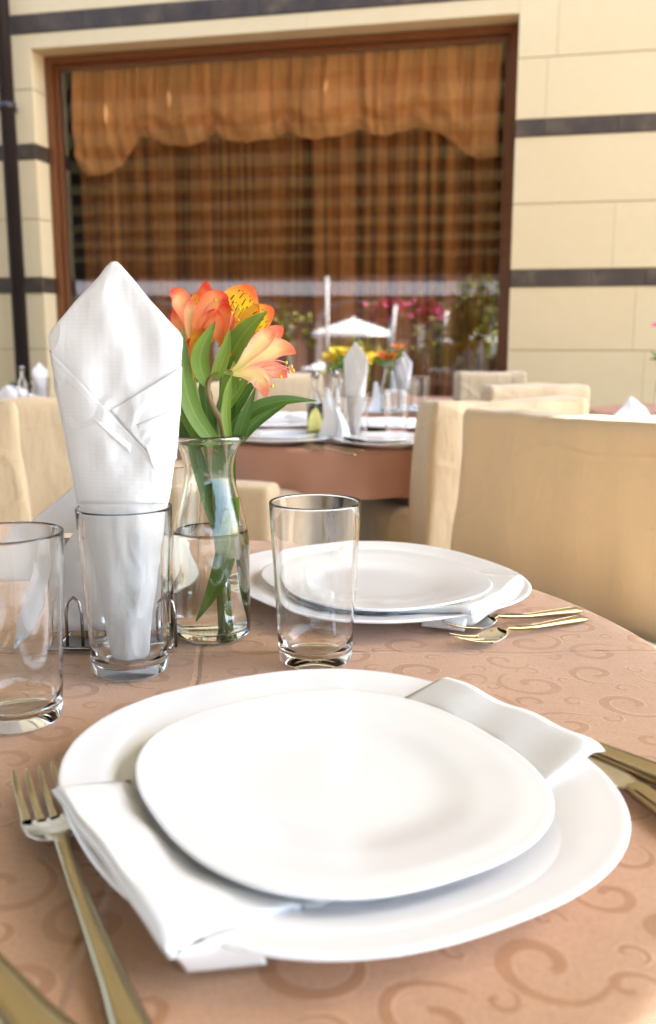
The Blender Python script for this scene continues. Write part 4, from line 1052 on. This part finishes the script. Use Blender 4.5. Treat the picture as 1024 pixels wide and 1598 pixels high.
# yellow flowers behind the napkin
def posy(x, y, mat, label, spread, hz, n=8, vlabel='vase', fr=.022, seed=1):
    v_ = spawn(vase, (x, y, TZ+.0015), 0, vlabel)
    t_ = thing('flower_bunch', (x, y, TZ+.0015), label, 'flowers')
    r = random.Random(seed); st_ = MB(); lv_ = MB()
    for i in range(n):
        a = 2*PI*i/n+r.uniform(-.3, .3); rr_ = spread*r.uniform(.35, 1); tp = Vector((rr_*math.cos(a), rr_*math.sin(a)*.7, hz+r.uniform(-.03, .02)))
        st_.tube(catmull([Vector((0, 0, .02)), Vector((tp.x*.15, tp.y*.15, .13)), tp], 5), .0013, 6)
        fm = MB()
        for k in range(6):
            b = 2*PI*k/6+r.uniform(-.2, .2); d_ = Vector((math.cos(b), math.sin(b)*.9, r.uniform(.2, .9))).normalized()
            q = blade(tp, tp+d_*fr*.6+Vector((0, 0, fr*.4)), tp+d_*fr*1.25, fr*.85, face=Vector((math.cos(b)*.3, -.5, 1)), cup=.15, kind='petal', ns=8, nw=4); fm.add(q.v, q.f, q.uv)
        fm.build('bloom', M[mat], t_)
        for k in range(3):
            b = r.uniform(0, 6.28); s_ = Vector((tp.x*.3, tp.y*.3, .15+r.uniform(0, .03))); e = s_+Vector((math.cos(b)*.05, math.sin(b)*.04, r.uniform(-.01, .05)))
            q = blade(s_, (s_+e)/2+Vector((0, 0, .015)), e, .012, ns=8, nw=3); lv_.add(q.v, q.f, q.uv)
    st_.build('stalks', M['stem'], t_); lv_.build('foliage', M['leaf'], t_); return t_
x, y = pxy(542, 676); posy(x, y+.02, 'flower_yellow', 'bunch of bright yellow flowers in the vase on the second table', .062, .185, 9, 'glass vase holding the yellow flowers behind the tall napkin', .026, 3)
# table 3 (by the window)
x, y = pxy(607, 645)
vz3 = spawn(vase, (x, y, TZ+.0015), 0, 'glass vase holding the small orange flowers on the window table')
posy_o = posy(x, y, 'flower_orange', 'bunch of small orange red flowers in the vase on the window table', .03, .195, 6, 'glass vase', .022, 5)
COL.objects.unlink(vz3); bpy.data.objects.remove(vz3)
for o_ in COL.objects:
    if o_.name.startswith('vase') and o_.get('label') == 'glass vase': o_['label'] = 'glass vase holding the small orange flowers on the window table'
M['petal_red'].node_tree.nodes['Principled BSDF']
x, y = pxy(628, 645); set_at(G3, x, y, 'tumbler holding the tall napkin on the window table', 0, .9)
spawn(nk, (x, y, TZ+.003), -.3, 'tall white napkin standing right of the small orange flowers', scale=.68)
x, y = pxy(655, 641); set_at(G3, x, y, 'lone empty tumbler at the right of the window table', 0, .95)
x, y = pxy(588, 645); triangle_napkin(x, y, .08, .10, .4, 'leaning white napkin left of the small orange flowers')
x, y = pxy(640, 644); set_at(dplate, x, y, 'white plate on the right of the window table', RZ, .8)
x, y = pxy(585, 646); set_at(dplate, x, y, 'white plate on the left of the window table', RZ, .7)
# table 4
x, y = pxy(985, 652); triangle_napkin(x, y, .13, .06, .2, 'bright sunlit napkin on the table at the far right')
x, y = pxy(1035, 648); posy(x, y, 'flower_pink', 'pink flower in a vase peeking in at the right edge', .05, .27, 6, 'glass vase holding the pink flower at the right edge', .028, 8)
# table 5
x, y = pxy(66, 640); set_at(G3, x, y, 'tumbler holding the small standing napkin by the drainpipe', 0, .9)
spawn(nk, (x, y, TZ+.003), .5, 'tall cream napkin standing on the far left table near the drainpipe', scale=.55)
x, y = pxy(38, 640); cruet(x, y, .15, .018, None, 'small glass bottle in front of the drainpipe on the far left table')
x, y = pxy(20, 636); triangle_napkin(x, y, .26, .075, .1, 'wide pale napkin beside the bottle on the far left table')

# ================================================================== WHAT THE WINDOW MIRRORS (across the street, behind the viewer)
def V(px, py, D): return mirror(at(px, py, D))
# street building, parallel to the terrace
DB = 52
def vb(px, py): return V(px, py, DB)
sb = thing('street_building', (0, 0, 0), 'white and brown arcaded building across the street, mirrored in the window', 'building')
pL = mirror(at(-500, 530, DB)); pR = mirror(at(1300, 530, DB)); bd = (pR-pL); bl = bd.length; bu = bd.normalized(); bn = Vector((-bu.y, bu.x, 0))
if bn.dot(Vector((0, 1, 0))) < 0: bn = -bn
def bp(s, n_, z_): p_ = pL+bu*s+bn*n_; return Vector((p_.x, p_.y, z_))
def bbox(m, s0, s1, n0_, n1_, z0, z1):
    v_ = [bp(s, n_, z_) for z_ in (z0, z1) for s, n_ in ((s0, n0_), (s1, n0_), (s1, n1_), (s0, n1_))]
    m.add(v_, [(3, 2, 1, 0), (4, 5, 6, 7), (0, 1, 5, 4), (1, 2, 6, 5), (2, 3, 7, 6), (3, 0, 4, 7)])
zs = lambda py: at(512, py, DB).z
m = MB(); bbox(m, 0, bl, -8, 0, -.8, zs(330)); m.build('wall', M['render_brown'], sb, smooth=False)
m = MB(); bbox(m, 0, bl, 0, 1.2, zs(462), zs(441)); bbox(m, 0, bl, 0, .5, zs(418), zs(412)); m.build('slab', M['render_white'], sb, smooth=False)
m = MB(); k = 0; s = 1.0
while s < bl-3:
    # arch ring in white over a flat dark panel coloured as a shaded recess
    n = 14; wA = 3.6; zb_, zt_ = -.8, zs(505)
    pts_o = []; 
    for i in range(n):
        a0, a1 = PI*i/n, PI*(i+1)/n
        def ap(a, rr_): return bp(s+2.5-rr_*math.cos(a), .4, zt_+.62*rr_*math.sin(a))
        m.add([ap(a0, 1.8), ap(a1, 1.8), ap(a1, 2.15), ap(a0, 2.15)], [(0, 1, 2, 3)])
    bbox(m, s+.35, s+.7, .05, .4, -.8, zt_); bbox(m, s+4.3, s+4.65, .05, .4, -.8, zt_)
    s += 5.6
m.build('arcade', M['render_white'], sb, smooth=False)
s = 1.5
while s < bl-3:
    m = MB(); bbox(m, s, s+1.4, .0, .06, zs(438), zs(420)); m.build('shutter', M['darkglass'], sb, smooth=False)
    m = MB(); bbox(m, s+.4, s+3.2, .0, .05, -.6, zs(500)); m.build('shaded_recess_panel', M['darkglass'], sb, smooth=False); s += 5.6  # flat dark panel on the wall, its colour stands in for recess shade
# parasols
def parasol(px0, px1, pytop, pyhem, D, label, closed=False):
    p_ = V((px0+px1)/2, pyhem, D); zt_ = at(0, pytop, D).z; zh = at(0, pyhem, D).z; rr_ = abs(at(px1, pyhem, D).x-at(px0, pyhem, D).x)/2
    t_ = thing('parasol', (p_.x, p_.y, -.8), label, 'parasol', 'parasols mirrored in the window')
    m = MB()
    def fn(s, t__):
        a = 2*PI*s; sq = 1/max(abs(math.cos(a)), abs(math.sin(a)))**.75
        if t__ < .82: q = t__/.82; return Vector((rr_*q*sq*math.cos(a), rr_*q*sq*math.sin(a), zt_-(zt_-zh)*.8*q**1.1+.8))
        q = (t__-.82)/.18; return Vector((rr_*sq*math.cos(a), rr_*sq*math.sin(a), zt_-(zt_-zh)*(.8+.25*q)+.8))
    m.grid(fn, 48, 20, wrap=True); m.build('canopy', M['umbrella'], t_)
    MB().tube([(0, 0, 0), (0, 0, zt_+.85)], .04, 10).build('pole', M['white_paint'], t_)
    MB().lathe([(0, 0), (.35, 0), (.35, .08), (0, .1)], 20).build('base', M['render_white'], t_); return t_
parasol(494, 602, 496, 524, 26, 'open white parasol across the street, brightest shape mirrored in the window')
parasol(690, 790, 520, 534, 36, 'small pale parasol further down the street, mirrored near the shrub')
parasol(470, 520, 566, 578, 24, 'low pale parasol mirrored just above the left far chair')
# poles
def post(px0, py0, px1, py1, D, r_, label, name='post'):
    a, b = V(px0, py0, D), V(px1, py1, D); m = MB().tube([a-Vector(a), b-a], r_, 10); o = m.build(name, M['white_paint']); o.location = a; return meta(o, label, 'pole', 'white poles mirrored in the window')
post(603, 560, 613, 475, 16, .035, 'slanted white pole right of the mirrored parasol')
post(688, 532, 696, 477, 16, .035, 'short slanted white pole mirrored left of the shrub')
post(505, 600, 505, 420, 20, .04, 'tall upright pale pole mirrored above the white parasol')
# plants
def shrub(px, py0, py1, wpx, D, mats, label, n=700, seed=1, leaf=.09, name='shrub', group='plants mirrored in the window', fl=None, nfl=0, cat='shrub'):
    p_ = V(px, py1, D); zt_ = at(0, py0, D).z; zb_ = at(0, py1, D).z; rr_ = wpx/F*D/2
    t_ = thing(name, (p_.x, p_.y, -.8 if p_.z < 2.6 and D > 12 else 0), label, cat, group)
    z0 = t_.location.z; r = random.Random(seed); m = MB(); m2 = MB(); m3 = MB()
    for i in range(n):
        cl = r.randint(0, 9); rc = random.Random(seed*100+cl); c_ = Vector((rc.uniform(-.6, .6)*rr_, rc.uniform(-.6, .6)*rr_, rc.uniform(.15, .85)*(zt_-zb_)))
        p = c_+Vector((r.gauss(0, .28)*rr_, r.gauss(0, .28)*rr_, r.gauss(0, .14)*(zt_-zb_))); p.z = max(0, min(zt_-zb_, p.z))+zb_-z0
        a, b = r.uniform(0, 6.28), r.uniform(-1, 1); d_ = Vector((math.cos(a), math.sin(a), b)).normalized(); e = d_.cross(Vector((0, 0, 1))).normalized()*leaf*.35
        tgt = m3 if (fl and i < nfl) else (m if cl % 2 else m2)
        tgt.add([p-d_*leaf*.5, p+e, p+d_*leaf*.5, p-e], [(0, 1, 2, 3)])
    MB().tube([(0, 0, 0), (.02, .01, (zt_-z0)*.4), (0, 0, (zt_-z0)*.8)], [.05*rr_+.01, .03*rr_+.01, .005], 8).build('trunk', M['trunk'], t_)
    m.build('foliage', M[mats[0]], t_); m2.build('light_foliage', M[mats[1]], t_)
    if fl: m3.build('blossom', M[fl], t_)
    return t_
shrub(742, 418, 625, 95, 14, ('foliage', 'foliage_light'), 'tall leafy olive green shrub mirrored at the right end of the window', 1700, 2, .12, 'tall_shrub')
shrub(600, 468, 500, 60, 17, ('foliage', 'flower_pink'), 'pink flowering bush mirrored just behind the slanted pole', 500, 4, .16, 'flowering_bush', fl='flower_pink', nfl=260)
shrub(662, 466, 505, 60, 17, ('foliage', 'flower_pink'), 'pink flowering bush mirrored between the two slanted poles', 500, 5, .16, 'flowering_bush', fl='flower_pink', nfl=220)
shrub(438, 465, 560, 34, 14, ('foliage_light', 'foliage_light'), 'lime green climbing plant mirrored just right of the blooms', 120, 6, .15, 'climbing_plant')
shrub(475, 480, 560, 22, 14, ('foliage_light', 'foliage_light'), 'thin lime green shoot mirrored right of the climbing plant', 50, 7, .13, 'climbing_plant')
shrub(560, 530, 610, 120, 20, ('foliage', 'foliage_light'), 'low dark green hedge plant mirrored below the white parasol', 900, 8, .2, 'hedge_plant')
shrub(690, 505, 620, 90, 15, ('foliage', 'foliage_light'), 'mid green bush mirrored left of the tall olive shrub', 900, 9, .13, 'green_bush')
